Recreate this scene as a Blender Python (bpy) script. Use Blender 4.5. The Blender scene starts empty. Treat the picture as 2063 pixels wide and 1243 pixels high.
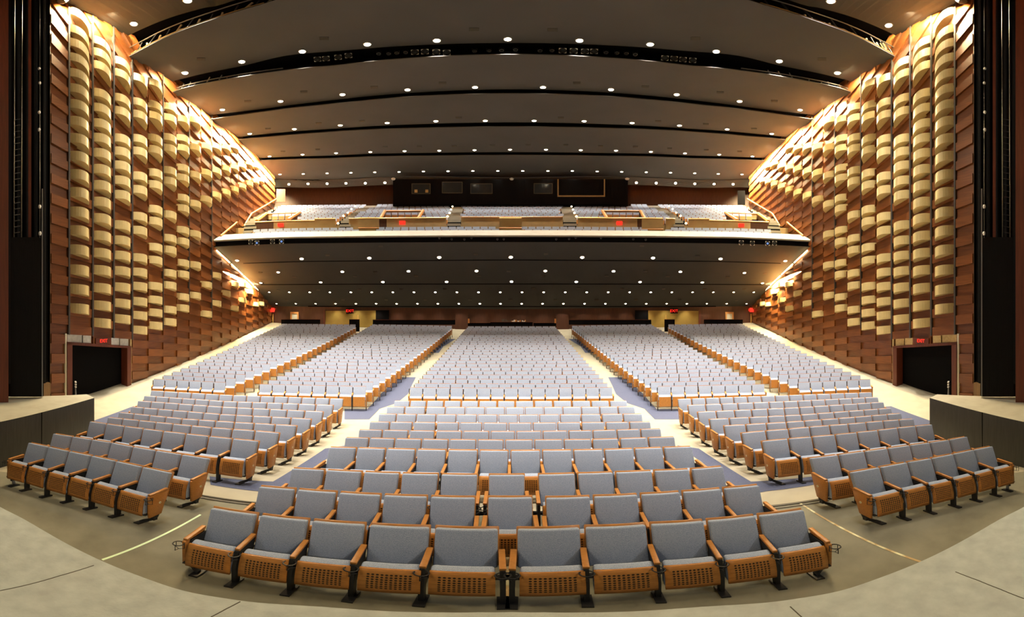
import bpy, bmesh, math, random
from mathutils import Vector, Matrix
from mathutils.bvhtree import BVHTree

# ------------------------------------------------------------------ camera
SC = bpy.context.scene
COL = SC.collection
FPX, CX, CY, EYE = 640.0, 1031.5, 644.0, 3.4      # pixels per radian, principal point, eye height
cam_data = bpy.data.cameras.new('camera')
cam = bpy.data.objects.new('camera', cam_data)
COL.objects.link(cam)
cam.location = (0, 0, EYE)
cam.rotation_euler = (math.radians(90), 0, 0)
cam_data.type = 'PANO'
cam_data.panorama_type = 'EQUIRECTANGULAR'
cam_data.longitude_min = -1031.5 / FPX
cam_data.longitude_max = 1031.5 / FPX
cam_data.latitude_min = -(1243 - CY) / FPX
cam_data.latitude_max = CY / FPX
cam_data.clip_start = 0.05
cam_data.clip_end = 300
SC.camera = cam

# ------------------------------------------------------------------ light
SC.view_settings.view_transform = 'Standard'
SC.view_settings.look = 'None'
SC.view_settings.gamma = 1.0
SC.view_settings.use_curve_mapping = False
SC.view_settings.exposure = 0.0
world = bpy.data.worlds.new('hall_air')
SC.world = world
world.use_nodes = True
world.node_tree.nodes['Background'].inputs[0].default_value = (1.0, 0.86, 0.68, 1)
world.node_tree.nodes['Background'].inputs[1].default_value = 0.035


def lamp(name, kind, loc, energy, color=(1, .87, .68), size=.2, target=None, spot=None, blend=.6, sizey=None, spread=None):
    d = bpy.data.lights.new(name, kind)
    d.energy = energy
    d.color = color
    if kind == 'AREA':
        d.shape = 'RECTANGLE'
        d.size = size
        d.size_y = sizey or size
        if spread:
            d.spread = spread
    else:
        d.shadow_soft_size = size
    if kind == 'SPOT':
        d.spot_size = spot
        d.spot_blend = blend
    o = bpy.data.objects.new(name, d)
    COL.objects.link(o)
    o.location = loc
    v = (Vector(target) - Vector(loc)) if target is not None else Vector((0, 0, -1))
    o.rotation_euler = v.to_track_quat('-Z', 'Y').to_euler()
    return o


K_WASH = 3300.0
K_FRONT = 12500.0
K_WORK, K_DOWN, K_SOFFIT, K_COVE, K_UNDER, K_TIER = 92.0, 2850.0, 270.0, 900.0, 800.0, 1000.0
# work lights hanging in the stage house behind the camera
lamp('stage_work_light', 'SPOT', (6.5, -4.5, 8.5), K_WORK * 9, (1, .96, .90), .12, (-.5, 3.5, .6), 1.5, .8)
lamp('stage_work_light', 'SPOT', (-6.5, -4.5, 8.5), K_WORK * 5, (1, .96, .90), .12, (.5, 3.5, .6), 1.5, .8)
# unseen spots added above the camera to brighten the middle rows
for fx in (-11, -6.6, -2.2, 2.2, 6.6, 11):
    lamp('front_fill_spot', 'SPOT', (fx, 4.2, 21.8), K_FRONT * (1.0 if abs(fx) < 4 else 1.7), (1, .93, .84), .16, (fx * .95, 11.2 if abs(fx) < 4 else 9.0, 0), .80, 1.0)
# warm spots added under the ceiling to brighten the two side walls
for sx in (-1, 1):
    lamp('wall_fill_spot', 'SPOT', (sx * 2.0, 12.6, 18.8), K_WASH, (1, .89, .66), .3, (-sx * 13.5, 5.0, 10.0), 1.25, .7)

# ------------------------------------------------------------------ picture <-> place
def ray(x, y):
    th = (x - CX) / FPX
    ph = (CY - y) / FPX
    return Vector((math.sin(th) * math.cos(ph), math.cos(th) * math.cos(ph), math.sin(ph)))


def at_r(x, y, r):
    th = (x - CX) / FPX
    ph = (CY - y) / FPX
    return Vector((r * math.sin(th), r * math.cos(th), EYE + r * math.tan(ph)))


def at_z(x, y, z):
    return at_r(x, y, (z - EYE) / math.tan((CY - y) / FPX))


def hit(x, y, tree):
    loc, nor, i, d = tree.ray_cast(Vector((0, 0, EYE)), ray(x, y))
    return loc, nor


def interp(x, pts):
    if x <= pts[0][0]:
        return pts[0][1]
    for (a, b), (c, d) in zip(pts, pts[1:]):
        if x <= c:
            return b + (d - b) * (x - a) / (c - a)
    return pts[-1][1]


def mirror_pts(pts):
    return pts + [(2063 - x, y) for x, y in reversed(pts) if x < 1031]


def smooth_curve(pts, n):
    """n points of a Catmull-Rom curve through 3-D points"""
    P = [pts[0] * 2 - pts[1]] + list(pts) + [pts[-1] * 2 - pts[-2]]
    out = []
    m = len(pts) - 1
    for i in range(n):
        t = i / (n - 1) * m
        k = min(int(t), m - 1)
        u = t - k
        a, b, c, d = P[k], P[k + 1], P[k + 2], P[k + 3]
        out.append(.5 * ((2 * b) + (c - a) * u + (2 * a - 5 * b + 4 * c - d) * u * u + (3 * b - a - 3 * c + d) * u ** 3))
    return out


# ------------------------------------------------------------------ materials
def mat(name, col, rough=.6, metal=0.0, noise=None, bump=0.0, bscale=60, spec=.5, emit=None, estr=0.0, stretch=None, coat=0):
    m = bpy.data.materials.new(name)
    m.use_nodes = True
    nt = m.node_tree
    b = nt.nodes['Principled BSDF']
    b.inputs['Base Color'].default_value = (*col, 1)
    b.inputs['Roughness'].default_value = rough
    b.inputs['Metallic'].default_value = metal
    b.inputs['Specular IOR Level'].default_value = spec
    b.inputs['Coat Weight'].default_value = coat
    if emit:
        b.inputs['Emission Color'].default_value = (*emit, 1)
        b.inputs['Emission Strength'].default_value = estr
    tc = nt.nodes.new('ShaderNodeTexCoord')
    mp = nt.nodes.new('ShaderNodeMapping')
    nt.links.new(tc.outputs['Object'], mp.inputs[0])
    if stretch:
        mp.inputs['Scale'].default_value = stretch
    if noise:
        col2, scale, lo, hi = noise
        n = nt.nodes.new('ShaderNodeTexNoise')
        n.inputs['Scale'].default_value = scale
        n.inputs['Detail'].default_value = 6
        nt.links.new(mp.outputs[0], n.inputs['Vector'])
        r = nt.nodes.new('ShaderNodeMapRange')
        r.inputs[1].default_value = lo
        r.inputs[2].default_value = hi
        nt.links.new(n.outputs[0], r.inputs[0])
        mx = nt.nodes.new('ShaderNodeMix')
        mx.data_type = 'RGBA'
        mx.inputs[6].default_value = (*col, 1)
        mx.inputs[7].default_value = (*col2, 1)
        nt.links.new(r.outputs[0], mx.inputs[0])
        nt.links.new(mx.outputs[2], b.inputs['Base Color'])
    if bump:
        n2 = nt.nodes.new('ShaderNodeTexNoise')
        n2.inputs['Scale'].default_value = bscale
        n2.inputs['Detail'].default_value = 4
        nt.links.new(mp.outputs[0], n2.inputs['Vector'])
        bp = nt.nodes.new('ShaderNodeBump')
        bp.inputs['Strength'].default_value = bump
        bp.inputs['Distance'].default_value = .02
        nt.links.new(n2.outputs[0], bp.inputs['Height'])
        nt.links.new(bp.outputs[0], b.inputs['Normal'])
    return m


M = {}
M['fabric'] = mat('blue_grey_weave', (.26, .32, .44), .95, noise=((.44, .49, .60), 150, .36, .64), bump=.5, bscale=220, spec=.15)
M['wood'] = mat('orange_beech', (.47, .20, .042), .38, noise=((.32, .125, .025), 9, .3, .7), stretch=(1, 7, 7), spec=.5)
M['black'] = mat('black_metal', (.012, .012, .013), .45, spec=.4)
M['ivory'] = mat('ivory_plaque', (.75, .68, .45), .4)
M['gold'] = mat('gold_cloth', (.68, .54, .25), .42, noise=((.60, .47, .21), 3, .3, .7), spec=.6, bump=.05, bscale=90)
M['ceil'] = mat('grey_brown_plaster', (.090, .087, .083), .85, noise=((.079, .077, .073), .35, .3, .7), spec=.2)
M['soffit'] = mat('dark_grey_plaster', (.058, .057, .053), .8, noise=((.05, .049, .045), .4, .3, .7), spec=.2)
M['void'] = mat('black_void', (.006, .006, .007), .95, spec=.05)
M['drape'] = mat('black_drape', (.010, .010, .010), .95, spec=.08, bump=.5, bscale=3, stretch=(8, 8, .3))
M['stage'] = mat('scuffed_stage_floor', (.43, .465, .435), .8, noise=((.33, .355, .335), 7, .3, .72), bump=.25, bscale=45, spec=.25)
M['platform'] = mat('pale_stage_carpet', (.36, .34, .27), .9, noise=((.31, .29, .23), 3, .3, .7), spec=.15)
M['fascia'] = mat('black_painted_board', (.050, .053, .048), .5, noise=((.034, .036, .033), 5, .3, .7), stretch=(6, 6, .4))
M['pit'] = mat('worn_pit_floor', (.20, .19, .14), .85, noise=((.145, .137, .10), 2.2, .35, .7), bump=.06, bscale=40, spec=.2)
M['cream'] = mat('cream_floor', (.35, .315, .23), .95, noise=((.30, .27, .20), 2, .3, .7), spec=.1)  # even cream floor colour, also under the slate blue pieces
M['blue'] = mat('slate_blue_carpet', (.085, .095, .145), .95, noise=((.07, .078, .12), 30, .3, .7), spec=.1)
M['rearwood'] = mat('dark_slatted_wood', (.085, .030, .012), .45, noise=((.05, .016, .007), 5, .3, .7), stretch=(6, 6, .25))
M['pillar'] = mat('brown_post_wood', (.26, .15, .06), .6, noise=((.19, .11, .045), 4, .3, .7), stretch=(5, 5, .3))
M['redwood'] = mat('dark_red_wood', (.14, .03, .012), .5, noise=((.09, .02, .008), 4, .3, .7), stretch=(5, 5, .3))
M['tan'] = mat('tan_panel', (.46, .33, .15), .6, noise=((.40, .28, .125), 2, .3, .7))
M['brass'] = mat('brass_rail', (.66, .40, .12), .35, metal=.3)
M['orail'] = mat('orange_rail_wood', (.62, .28, .08), .4)
M['white'] = mat('cream_balcony_cap', (.35, .33, .275), .7, noise=((.30, .28, .23), 2, .3, .7))
M['plaster'] = mat('bare_block', (.55, .55, .52), .9, noise=((.42, .42, .40), 8, .3, .7))
M['oldply'] = mat('raw_particle_board', (.55, .40, .18), .9, noise=((.42, .29, .12), 12, .3, .7))
M['goldwall'] = mat('gold_vinyl', (.42, .29, .07), .35, noise=((.33, .22, .05), 1.5, .3, .7), spec=.6)
M['concrete'] = mat('tan_catwalk', (.70, .58, .36), .8, noise=((.52, .43, .26), 3, .35, .65))
M['lens'] = mat('lit_lamp', (1, .95, .85), .4, emit=(1, .86, .62), estr=22)
M['lensc'] = mat('lit_cove', (1, .9, .7), .4, emit=(1, .70, .33), estr=14)
M['red'] = mat('red_sign_glow', (.5, .02, .01), .4, emit=(1, .025, .012), estr=1.6)
M['steplight'] = mat('step_lamp', (.9, .8, .5), .4, emit=(1, .8, .45), estr=4)
M['glass'] = mat('booth_window', (.03, .035, .04), .15, spec=.6)
M['strip'] = mat('dark_joint_strip', (.06, .055, .05), .5)
M['grey'] = mat('grey_metal', (.22, .22, .22), .5, metal=.4)
M['pale'] = mat('pale_metal', (.85, .82, .75), .45)
M['bluegel'] = mat('blue_lens', (.10, .2, .5), .2, emit=(.2, .4, 1), estr=.5)
M['tape'] = mat('glow_tape', (.62, .78, .50), .7)
M['tapeworn'] = mat('worn_edge_strip', (.36, .25, .11), .7, noise=((.60, .58, .36), 5, .45, .6))
M['seam'] = mat('dark_seam', (.09, .08, .06), .9)
M['vent'] = mat('dark_vent', (.03, .028, .025), .7)
M['paper'] = mat('pale_paper', (.7, .66, .5), .7)


def wall_wood():
    m = bpy.data.materials.new('stained_wall_planks')
    m.use_nodes = True
    nt = m.node_tree
    b = nt.nodes['Principled BSDF']
    b.inputs['Roughness'].default_value = .36
    b.inputs['Specular IOR Level'].default_value = .5
    at = nt.nodes.new('ShaderNodeAttribute')
    at.attribute_name = 'plank'
    tc = nt.nodes.new('ShaderNodeTexCoord')
    mp = nt.nodes.new('ShaderNodeMapping')
    mp.inputs['Scale'].default_value = (1.2, 1.2, 14)
    nt.links.new(tc.outputs['Object'], mp.inputs[0])
    n = nt.nodes.new('ShaderNodeTexNoise')
    n.inputs['Scale'].default_value = 1.3
    n.inputs['Detail'].default_value = 6
    nt.links.new(mp.outputs[0], n.inputs['Vector'])
    ad = nt.nodes.new('ShaderNodeMath')
    ad.operation = 'MULTIPLY_ADD'
    ad.inputs[1].default_value = .6
    nt.links.new(n.outputs[0], ad.inputs[0])
    nt.links.new(at.outputs['Fac'], ad.inputs[2])
    cr = nt.nodes.new('ShaderNodeValToRGB')
    e = cr.color_ramp.elements
    e[0].position = .2
    e[0].color = (.075, .020, .005, 1)
    e[1].position = 1.1
    e[1].color = (.31, .105, .024, 1)
    nt.links.new(ad.outputs[0], cr.inputs[0])
    nt.links.new(cr.outputs[0], b.inputs['Base Color'])
    return m


M['wallwood'] = wall_wood()


def perforated(base):
    m = base.copy()
    m.name = 'perforated_beech'
    nt = m.node_tree
    b = nt.nodes['Principled BSDF']
    uv = nt.nodes.new('ShaderNodeUVMap')
    sx = nt.nodes.new('ShaderNodeSeparateXYZ')
    nt.links.new(uv.outputs[0], sx.inputs[0])

    def mth(op, a, bb=None, c=None):
        n = nt.nodes.new('ShaderNodeMath')
        n.operation = op
        for i, v in enumerate((a, bb, c)):
            if v is None:
                continue
            if isinstance(v, (int, float)):
                n.inputs[i].default_value = v
            else:
                nt.links.new(v, n.inputs[i])
        return n.outputs[0]
    # 10 x 7 round holes inside a margin
    u = mth('MULTIPLY_ADD', sx.outputs[0], 13.3, -1.65)
    v = mth('MULTIPLY_ADD', sx.outputs[1], 10.4, -1.9)
    fu = mth('SUBTRACT', mth('FRACT', u), .5)
    fv = mth('SUBTRACT', mth('FRACT', v), .5)
    d = mth('SQRT', mth('ADD', mth('MULTIPLY', fu, fu), mth('MULTIPLY', fv, fv)))
    hole = mth('LESS_THAN', d, .33)
    for val, lim in ((u, 10), (v, 7)):
        hole = mth('MULTIPLY', hole, mth('GREATER_THAN', val, 0.0))
        hole = mth('MULTIPLY', hole, mth('LESS_THAN', val, float(lim)))
    mx = nt.nodes.new('ShaderNodeMix')
    mx.data_type = 'RGBA'
    src = b.inputs['Base Color'].links[0].from_socket
    nt.links.new(src, mx.inputs[6])
    mx.inputs[7].default_value = (.018, .007, .003, 1)
    nt.links.new(hole, mx.inputs[0])
    nt.links.new(mx.outputs[2], b.inputs['Base Color'])
    return m


M['perf'] = perforated(M['wood'])

# ------------------------------------------------------------------ mesh helpers
class MB:
    """collects shapes and links them as ONE mesh object"""
    def __init__(self):
        self.v, self.f, self.mi, self.mats, self.attr = [], [], [], [], []

    def slot(self, m):
        if m not in self.mats:
            self.mats.append(m)
        return self.mats.index(m)

    def add(self, vs, fs, m, val=0.0):
        o = len(self.v)
        self.v += [tuple(p) for p in vs]
        k = self.slot(m)
        for f in fs:
            self.f.append([o + i for i in f])
            self.mi.append(k)
            self.attr.append(val)

    def hexa(self, p, m, val=0.0):
        """8 corners: 0-3 bottom loop, 4-7 top loop"""
        self.add(p, [(0, 3, 2, 1), (4, 5, 6, 7), (0, 1, 5, 4), (1, 2, 6, 5), (2, 3, 7, 6), (3, 0, 4, 7)], m, val)

    def box(self, c, s, m, rot=None):
        c = Vector(c)
        sx, sy, sz = s[0] / 2, s[1] / 2, s[2] / 2
        p = [Vector((x, y, z)) for z in (-sz, sz) for x, y in ((-sx, -sy), (sx, -sy), (sx, sy), (-sx, sy))]
        if rot:
            p = [rot @ q for q in p]
        self.hexa([q + c for q in p], m)

    def tube(self, pts, r, m, n=8, closed=False):
        pts = [Vector(p) for p in pts]
        k = len(pts)
        rings = []
        for i, p in enumerate(pts):
            if closed:
                t = pts[(i + 1) % k] - pts[i - 1]
            else:
                t = pts[min(i + 1, k - 1)] - pts[max(i - 1, 0)]
            t.normalize()
            a = t.cross(Vector((0, 0, 1)))
            if a.length < .1:
                a = t.cross(Vector((1, 0, 0)))
            a.normalize()
            b = t.cross(a)
            rings.append([p + a * (r * math.cos(2 * math.pi * j / n)) + b * (r * math.sin(2 * math.pi * j / n)) for j in range(n)])
        vs = [q for rg in rings for q in rg]
        fs = []
        for i in range(k if closed else k - 1):
            i2 = (i + 1) % k
            for j in range(n):
                j2 = (j + 1) % n
                fs.append((i * n + j, i * n + j2, i2 * n + j2, i2 * n + j))
        if not closed:
            fs.append(tuple(range(n))[::-1])
            fs.append(tuple((k - 1) * n + j for j in range(n)))
        self.add(vs, fs, m)

    def lathe(self, prof, m, n=20, mtx=None):
        vs, fs = [], []
        for r, z in prof:
            for j in range(n):
                a = 2 * math.pi * j / n
                vs.append(Vector((r * math.cos(a), r * math.sin(a), z)))
        for i in range(len(prof) - 1):
            for j in range(n):
                j2 = (j + 1) % n
                fs.append((i * n + j, i * n + j2, (i + 1) * n + j2, (i + 1) * n + j))
        fs.append(tuple(range(n))[::-1])
        fs.append(tuple((len(prof) - 1) * n + j for j in range(n)))
        if mtx:
            vs = [mtx @ v for v in vs]
        self.add(vs, fs, m)

    def strip(self, a, b, m):
        n = len(a)
        self.add(list(a) + list(b), [(i, i + 1, n + i + 1, n + i) for i in range(n - 1)], m)

    def prism(self, poly, d, m):
        """extrude a planar 3-D polygon by vector d"""
        n = len(poly)
        vs = [Vector(p) for p in poly] + [Vector(p) + Vector(d) for p in poly]
        fs = [tuple(range(n))[::-1], tuple(range(n, 2 * n))] + [(i, (i + 1) % n, n + (i + 1) % n, n + i) for i in range(n)]
        self.add(vs, fs, m)

    def mesh(self, name, smooth=False, fix=True):
        me = bpy.data.meshes.new(name)
        me.from_pydata(self.v, [], self.f)
        for m in self.mats:
            me.materials.append(m)
        me.polygons.foreach_set('material_index', self.mi)
        if smooth:
            me.polygons.foreach_set('use_smooth', [True] * len(self.f))
        if any(self.attr):
            a = me.attributes.new('plank', 'FLOAT', 'FACE')
            a.data.foreach_set('value', self.attr)
        if fix:
            bm = bmesh.new()
            bm.from_mesh(me)
            bmesh.ops.recalc_face_normals(bm, faces=bm.faces)
            bm.to_mesh(me)
            bm.free()
        me.update()
        return me

    def tree(self):
        return BVHTree.FromPolygons([Vector(p) for p in self.v], self.f)

    def build(self, name, parent=None, smooth=False, fix=True):
        return link(name, self.mesh(name, smooth, fix), parent)


def link(name, me, parent=None):
    o = bpy.data.objects.new(name, me)
    COL.objects.link(o)
    if parent is not None:
        o.parent = parent
    return o


def tag(o, label, cat, group=None, kind=None):
    if label:
        o['label'] = label
        o['category'] = cat
    if group:
        o['group'] = group
    if kind:
        o['kind'] = kind
    return o


def struct(o):
    o['kind'] = 'structure'
    return o


def thing(name, label, cat, loc, rz=0, group=None):
    o = bpy.data.objects.new(name, None)
    COL.objects.link(o)
    o.empty_display_size = .1
    o.location = loc
    o.rotation_euler = (0, 0, rz)
    return tag(o, label, cat, group)


def rounded(mb, name, off=.02, seg=2):
    me = mb.mesh(name)
    bm = bmesh.new()
    bm.from_mesh(me)
    bmesh.ops.remove_doubles(bm, verts=bm.verts, dist=1e-5)
    bmesh.ops.bevel(bm, geom=list(bm.edges), offset=off, segments=seg, affect='EDGES', profile=.5, clamp_overlap=True)
    for f in bm.faces:
        f.smooth = True
    bm.to_mesh(me)
    bm.free()
    return me


def slab_px(mb, x0, x1, y0, y1, r0, m, depth=.2, r1=None):
    """an upright board whose face fills the picture box x0..x1, y0..y1 at horizontal range r0 (left) .. r1 (right)"""
    r1 = r0 if r1 is None else r1
    rm = (r0 + r1) / 2
    a, b = at_r(x0, y0, r0), at_r(x1, y0, r1)
    zt = EYE + rm * math.tan((CY - y0) / FPX)
    zb = EYE + rm * math.tan((CY - y1) / FPX)
    d = b - a
    d.z = 0
    nrm = Vector((-d.y, d.x, 0)).normalized()
    if nrm.dot(Vector((a.x, a.y, 0))) < 0:
        nrm = -nrm
    p = []
    for z in (zb, zt):
        for q, k in ((a, 0), (b, 0), (b, 1), (a, 1)):
            p.append(Vector((q.x, q.y, z)) + nrm * (depth * k))
    mb.hexa(p, m)
    return zb, zt


ORD = ['', 'first', 'second', 'third', 'fourth', 'fifth', 'sixth', 'seventh', 'eighth', 'ninth', 'tenth', 'eleventh', 'twelfth',
       'thirteenth', 'fourteenth', 'fifteenth', 'sixteenth', 'seventeenth', 'eighteenth', 'nineteenth', 'twentieth', 'twenty-first',
       'twenty-second', 'twenty-third', 'twenty-fourth', 'twenty-fifth', 'twenty-sixth']

# ------------------------------------------------------------------ setting: floor
RC = Vector((0, -2.65, 0))                 # centre the rows curve around
R0, SLOPE = 14.15, .162


def floor_z(R):
    return max(0.0, (R - R0) * SLOPE)


fl = MB()
angs = [math.radians(a) for a in range(-104, 105, 4)]
radii = [0.5, 4, 8, 11, R0, 17, 20, 23, 26, 29, 32, 36]
pts = [[RC + Vector((R * math.sin(a), R * math.cos(a), floor_z(R))) for a in angs] for R in radii]
for i in range(len(radii) - 1):
    fl.strip(pts[i], pts[i + 1], M['cream'])
floor_tree = fl.tree()
floor = struct(fl.build('floor', fix=False))


def floor_patch(name, m, rows, lift):
    """a flat covering laid on the floor; rows = (x left, x right, y) in the picture from far to near"""
    mb = MB()
    A, B = [], []
    for xl, xr, y in rows:
        yl, yr = (y if isinstance(y, tuple) else (y, y))
        A.append(hit(xl, yl, floor_tree)[0] + Vector((0, 0, lift)))
        B.append(hit(xr, yr, floor_tree)[0] + Vector((0, 0, lift)))
    n = len(A)
    mb.strip(A, B, m)
    mb.strip([p - Vector((0, 0, lift + .01)) for p in A], [p - Vector((0, 0, lift + .01)) for p in B], m)
    return struct(mb.build(name))


# the pit floor in front (worn grey-brown), up to the seam of the lift
pit_edge = mirror_pts([(-300, 938), (0, 950), (190, 962), (300, 985), (400, 1003), (515, 1019), (700, 1027), (1031, 1029)])
pb = MB()
pe = [at_z(x, y, .012) for x, y in pit_edge]
pb.add(pe + [Vector((9.5, -6, .012)), Vector((-9.5, -6, .012))], [tuple(range(len(pe) + 2))], M['pit'])
pb.add([p - Vector((0, 0, .02)) for p in pe] + [Vector((9.5, -6, -.008)), Vector((-9.5, -6, -.008))], [tuple(range(len(pe) + 2))], M['pit'])
struct(pb.build('floor_pit'))
sb = MB()
for x0, y0, x1, y1 in ((398, 1004, 518, 1021), (1664, 1004, 1545, 1021)):
    a, b = at_z(x0, y0, .0), at_z(x1, y1, .0)
    d = (b - a).normalized()
    nn = Vector((-d.y, d.x, 0))
    for k, w, h in ((0, .05, .03), (.10, .03, .025)):
        sb.hexa([a + nn * k, b + nn * k, b + nn * (k + w), a + nn * (k + w)] + [q + Vector((0, 0, h)) for q in (a + nn * k, b + nn * k, b + nn * (k + w), a + nn * (k + w))], M['seam'])
struct(sb.build('floor_seam'))
for sgn in (0, 1):
    X = (lambda x: x) if not sgn else (lambda x: 2063 - x)
    def fp(rows, m, lift=.006):
        rr = []
        for xl, xr, y in rows:
            rr.append((X(xl), X(xr), y))
        return floor_patch('floor_carpet', m, rr, lift)
    fp([(655, 700, (904, 897)), (603, 650, (938, 930)), (550, 610, (970.5, 965)), (519, 560, (990, 998))], M['blue'])
    fp([(422, 550, (960, 970.5)), (424, 519, (977, 990))], M['blue'])
    fp([(268, 330, (818.5, 822)), (230, 290, (833, 838)), (188, 250, (848, 858)), (186, 210, (874, 880))], M['blue'])
    fp([(898, 918, 683), (876, 893, 698), (860, 884, 711)], M['blue'])
    fp([(803.5, 838, 760), (786, 830, 776), (767, 822, 794), (752, 800, 812), (740, 764, 824)], M['blue'])
    fp([(694, 764, 824), (694, 744, 845)], M['blue'])

# glow tape and the worn strip along the joints of the lift
def floor_line(name, p0, p1, w, m, label, kind=None):
    a, b = at_z(*p0, .013), at_z(*p1, .013)
    d = (b - a).normalized()
    nn = Vector((-d.y, d.x, 0)) * (w / 2)
    mb = MB()
    q = [a - nn, b - nn, b + nn, a + nn]
    mb.hexa(q + [v + Vector((0, 0, .004)) for v in q], m)
    o = mb.build(name)
    return tag(o, label, 'tape')


floor_line('glow_tape', (206, 1128), (404, 1037), .035, M['tape'], 'pale green glow tape strip across the pit floor beside the left front seats')
floor_line('edge_strip', (1855, 1132), (1612, 1014), .035, M['tapeworn'], 'worn brown and yellow strip along the pit floor joint beside the right front seats')
floor_line('edge_strip', (1022, 1228), (1023, 1080), .03, M['tapeworn'], 'worn strip in the gap at the middle of the front row')

# ------------------------------------------------------------------ setting: stage apron and side stages
STZ = 1.15
edge = [(0, 1021), (68, 1057), (251, 1149), (370, 1190), (485, 1210), (700, 1226), (1031, 1233)]
edge = mirror_pts(edge)
ep = smooth_curve([at_z(x, y, STZ) for x, y in edge], 61)
ep = [Vector((-4.6, -1.2, STZ)), Vector((-3.9, -.62, STZ))] + ep + [Vector((3.9, -.62, STZ)), Vector((4.6, -1.2, STZ))]
sg = MB()
back = [Vector((p.x * 1.0, -9, STZ)) for p in ep]
sg.strip(ep, back, M['stage'])
sg.strip([p - Vector((0, 0, 1.15)) for p in ep], ep, M['stage'])
apron = struct(sg.build('floor_stage'))
cr = MB()
for path in ([(0, 1190), (60, 1177), (120, 1160), (189, 1139)], [(425, 1243), (455, 1227), (484, 1212)], [(1592, 1222), (1604, 1233), (1615, 1243)], [(1925, 1152), (1970, 1169), (2015, 1187), (2063, 1206)]):
    P = [at_z(x, y, STZ + .001) for x, y in path]
    cr.tube(P, .004, M['seam'], 5)
struct(cr.build('floor_joint'))

for sgn, nm in ((-1, 'left'), (1, 'right')):
    S = lambda v: Vector((v[0] * -sgn, v[1], v[2]))
    A = at_z(190, 801.5, STZ)
    B = at_z(0, 850, STZ)
    C = B + (B - A).normalized() * 5
    D = Vector((-9.05, C.y, STZ))
    E = Vector((-9.15, A.y - .1, STZ))
    top = [S(v) for v in (A, B, C, D, E)]
    mb = MB()
    mb.add(top, [(0, 1, 2, 3, 4)], M['platform'])
    bot = [v - Vector((0, 0, STZ)) for v in top]
    n = 5
    mb.add([v - Vector((0, 0, .0)) for v in top] + bot, [(i, (i + 1) % n, n + (i + 1) % n, n + i) for i in range(n)], M['fascia'])
    # pale lip and the upright joints of the fascia boards
    for k in (.62,):
        p = S(A + (B - A) * k)
        q = S(A + (B - A) * (k + .006))
        mb.hexa([p + S((.01, -.01, -1.15)), q + S((.01, -.01, -1.15)), q, p] + [p + S((.012, -.012, 0)), q + S((.012, -.012, 0)), q, p], M['void'])
    struct(mb.build('floor_platform_' + nm))

# ------------------------------------------------------------------ setting: side walls
QW, WDIR = 10.7, -1.98
WN = Vector((-math.sin(WDIR), -math.cos(WDIR), 0))


def wall_r(x):
    return QW / math.cos((x - CX) / FPX - WDIR)


def wallp(x, Y, off=0.0, side=-1):
    p = at_r(x, Y, wall_r(x)) + WN * off
    if side > 0:
        p.x = -p.x
    return p


def cosw(x):
    return math.cos(.693 + (x - 160) / FPX)


def slope_at(x, Y):
    """lean of the plank courses (picture units): they fan out with height along the splayed wall"""
    A = interp(x, [(160, 1.0), (300, .95), (440, .76), (500, .62), (550, .5)])
    B = interp(Y, [(0, 1.6), (60, 1.5), (350, 1.0), (900, 1.0)]) if x < 330 else 1.0
    return (732 - Y) * math.tan(.693 + (x - 160) / FPX) / FPX * A * B


zoomb = [405, 545, 670, 780, 875, 963, 1045, 1118, 1187, 1253, 1312, 1365, 1412, 1457, 1497, 1530, 1560, 1585, 1608, 1630]
XB = [101.5] + [v / 2.947 for v in zoomb]
STEP = 24.4
CRS = [STEP * j for j in range(-4, 62)]
CEILY = mirror_pts([(100, -40), (140, -6), (256, 72), (260, 113), (346, 166), (346, 186), (422.5, 236), (478, 279), (521, 321), (556, 362)])


def course(x, c, k):
    """picture height of plank course c at x inside column k"""
    Y = 732 - c * cosw(XB[k])
    return Y + slope_at((XB[k] + XB[k + 1]) / 2, Y) * (x - XB[k])


def build_wall(side, name):
    random.seed(7 if side < 0 else 9)
    w = MB()
    m = M['wallwood']
    for k in range(len(XB) - 1):
        xa, xb = XB[k], XB[k + 1]
        xm = (xa + xb) / 2
        for j in range(len(CRS) - 1):
            c0, c1 = CRS[j], CRS[j + 1]
            if course(xm, c0, k) < interp(xm, CEILY) - 30:
                continue
            if k in (1, 2, 3) and c1 < 50:
                continue
            if course(xm, c1, k) > 830:
                continue
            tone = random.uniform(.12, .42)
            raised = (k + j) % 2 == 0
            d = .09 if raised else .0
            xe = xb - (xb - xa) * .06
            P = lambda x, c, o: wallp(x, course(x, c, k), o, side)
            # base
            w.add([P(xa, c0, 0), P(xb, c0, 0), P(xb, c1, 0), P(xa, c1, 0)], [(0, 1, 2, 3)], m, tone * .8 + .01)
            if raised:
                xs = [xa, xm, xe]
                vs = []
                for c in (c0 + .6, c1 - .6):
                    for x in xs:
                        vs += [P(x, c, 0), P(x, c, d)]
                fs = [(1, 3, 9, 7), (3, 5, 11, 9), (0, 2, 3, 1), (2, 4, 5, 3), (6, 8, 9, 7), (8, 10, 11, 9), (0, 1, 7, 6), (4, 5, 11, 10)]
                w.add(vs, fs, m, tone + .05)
    return struct(w.build(name))


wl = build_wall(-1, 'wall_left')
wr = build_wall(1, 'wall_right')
wt = MB()
wt.add([wallp(60, 900), wallp(560, 900), wallp(560, -60), wallp(60, -60)], [(0, 1, 2, 3)], M['void'])
wall_tree = wt.tree()

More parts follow.
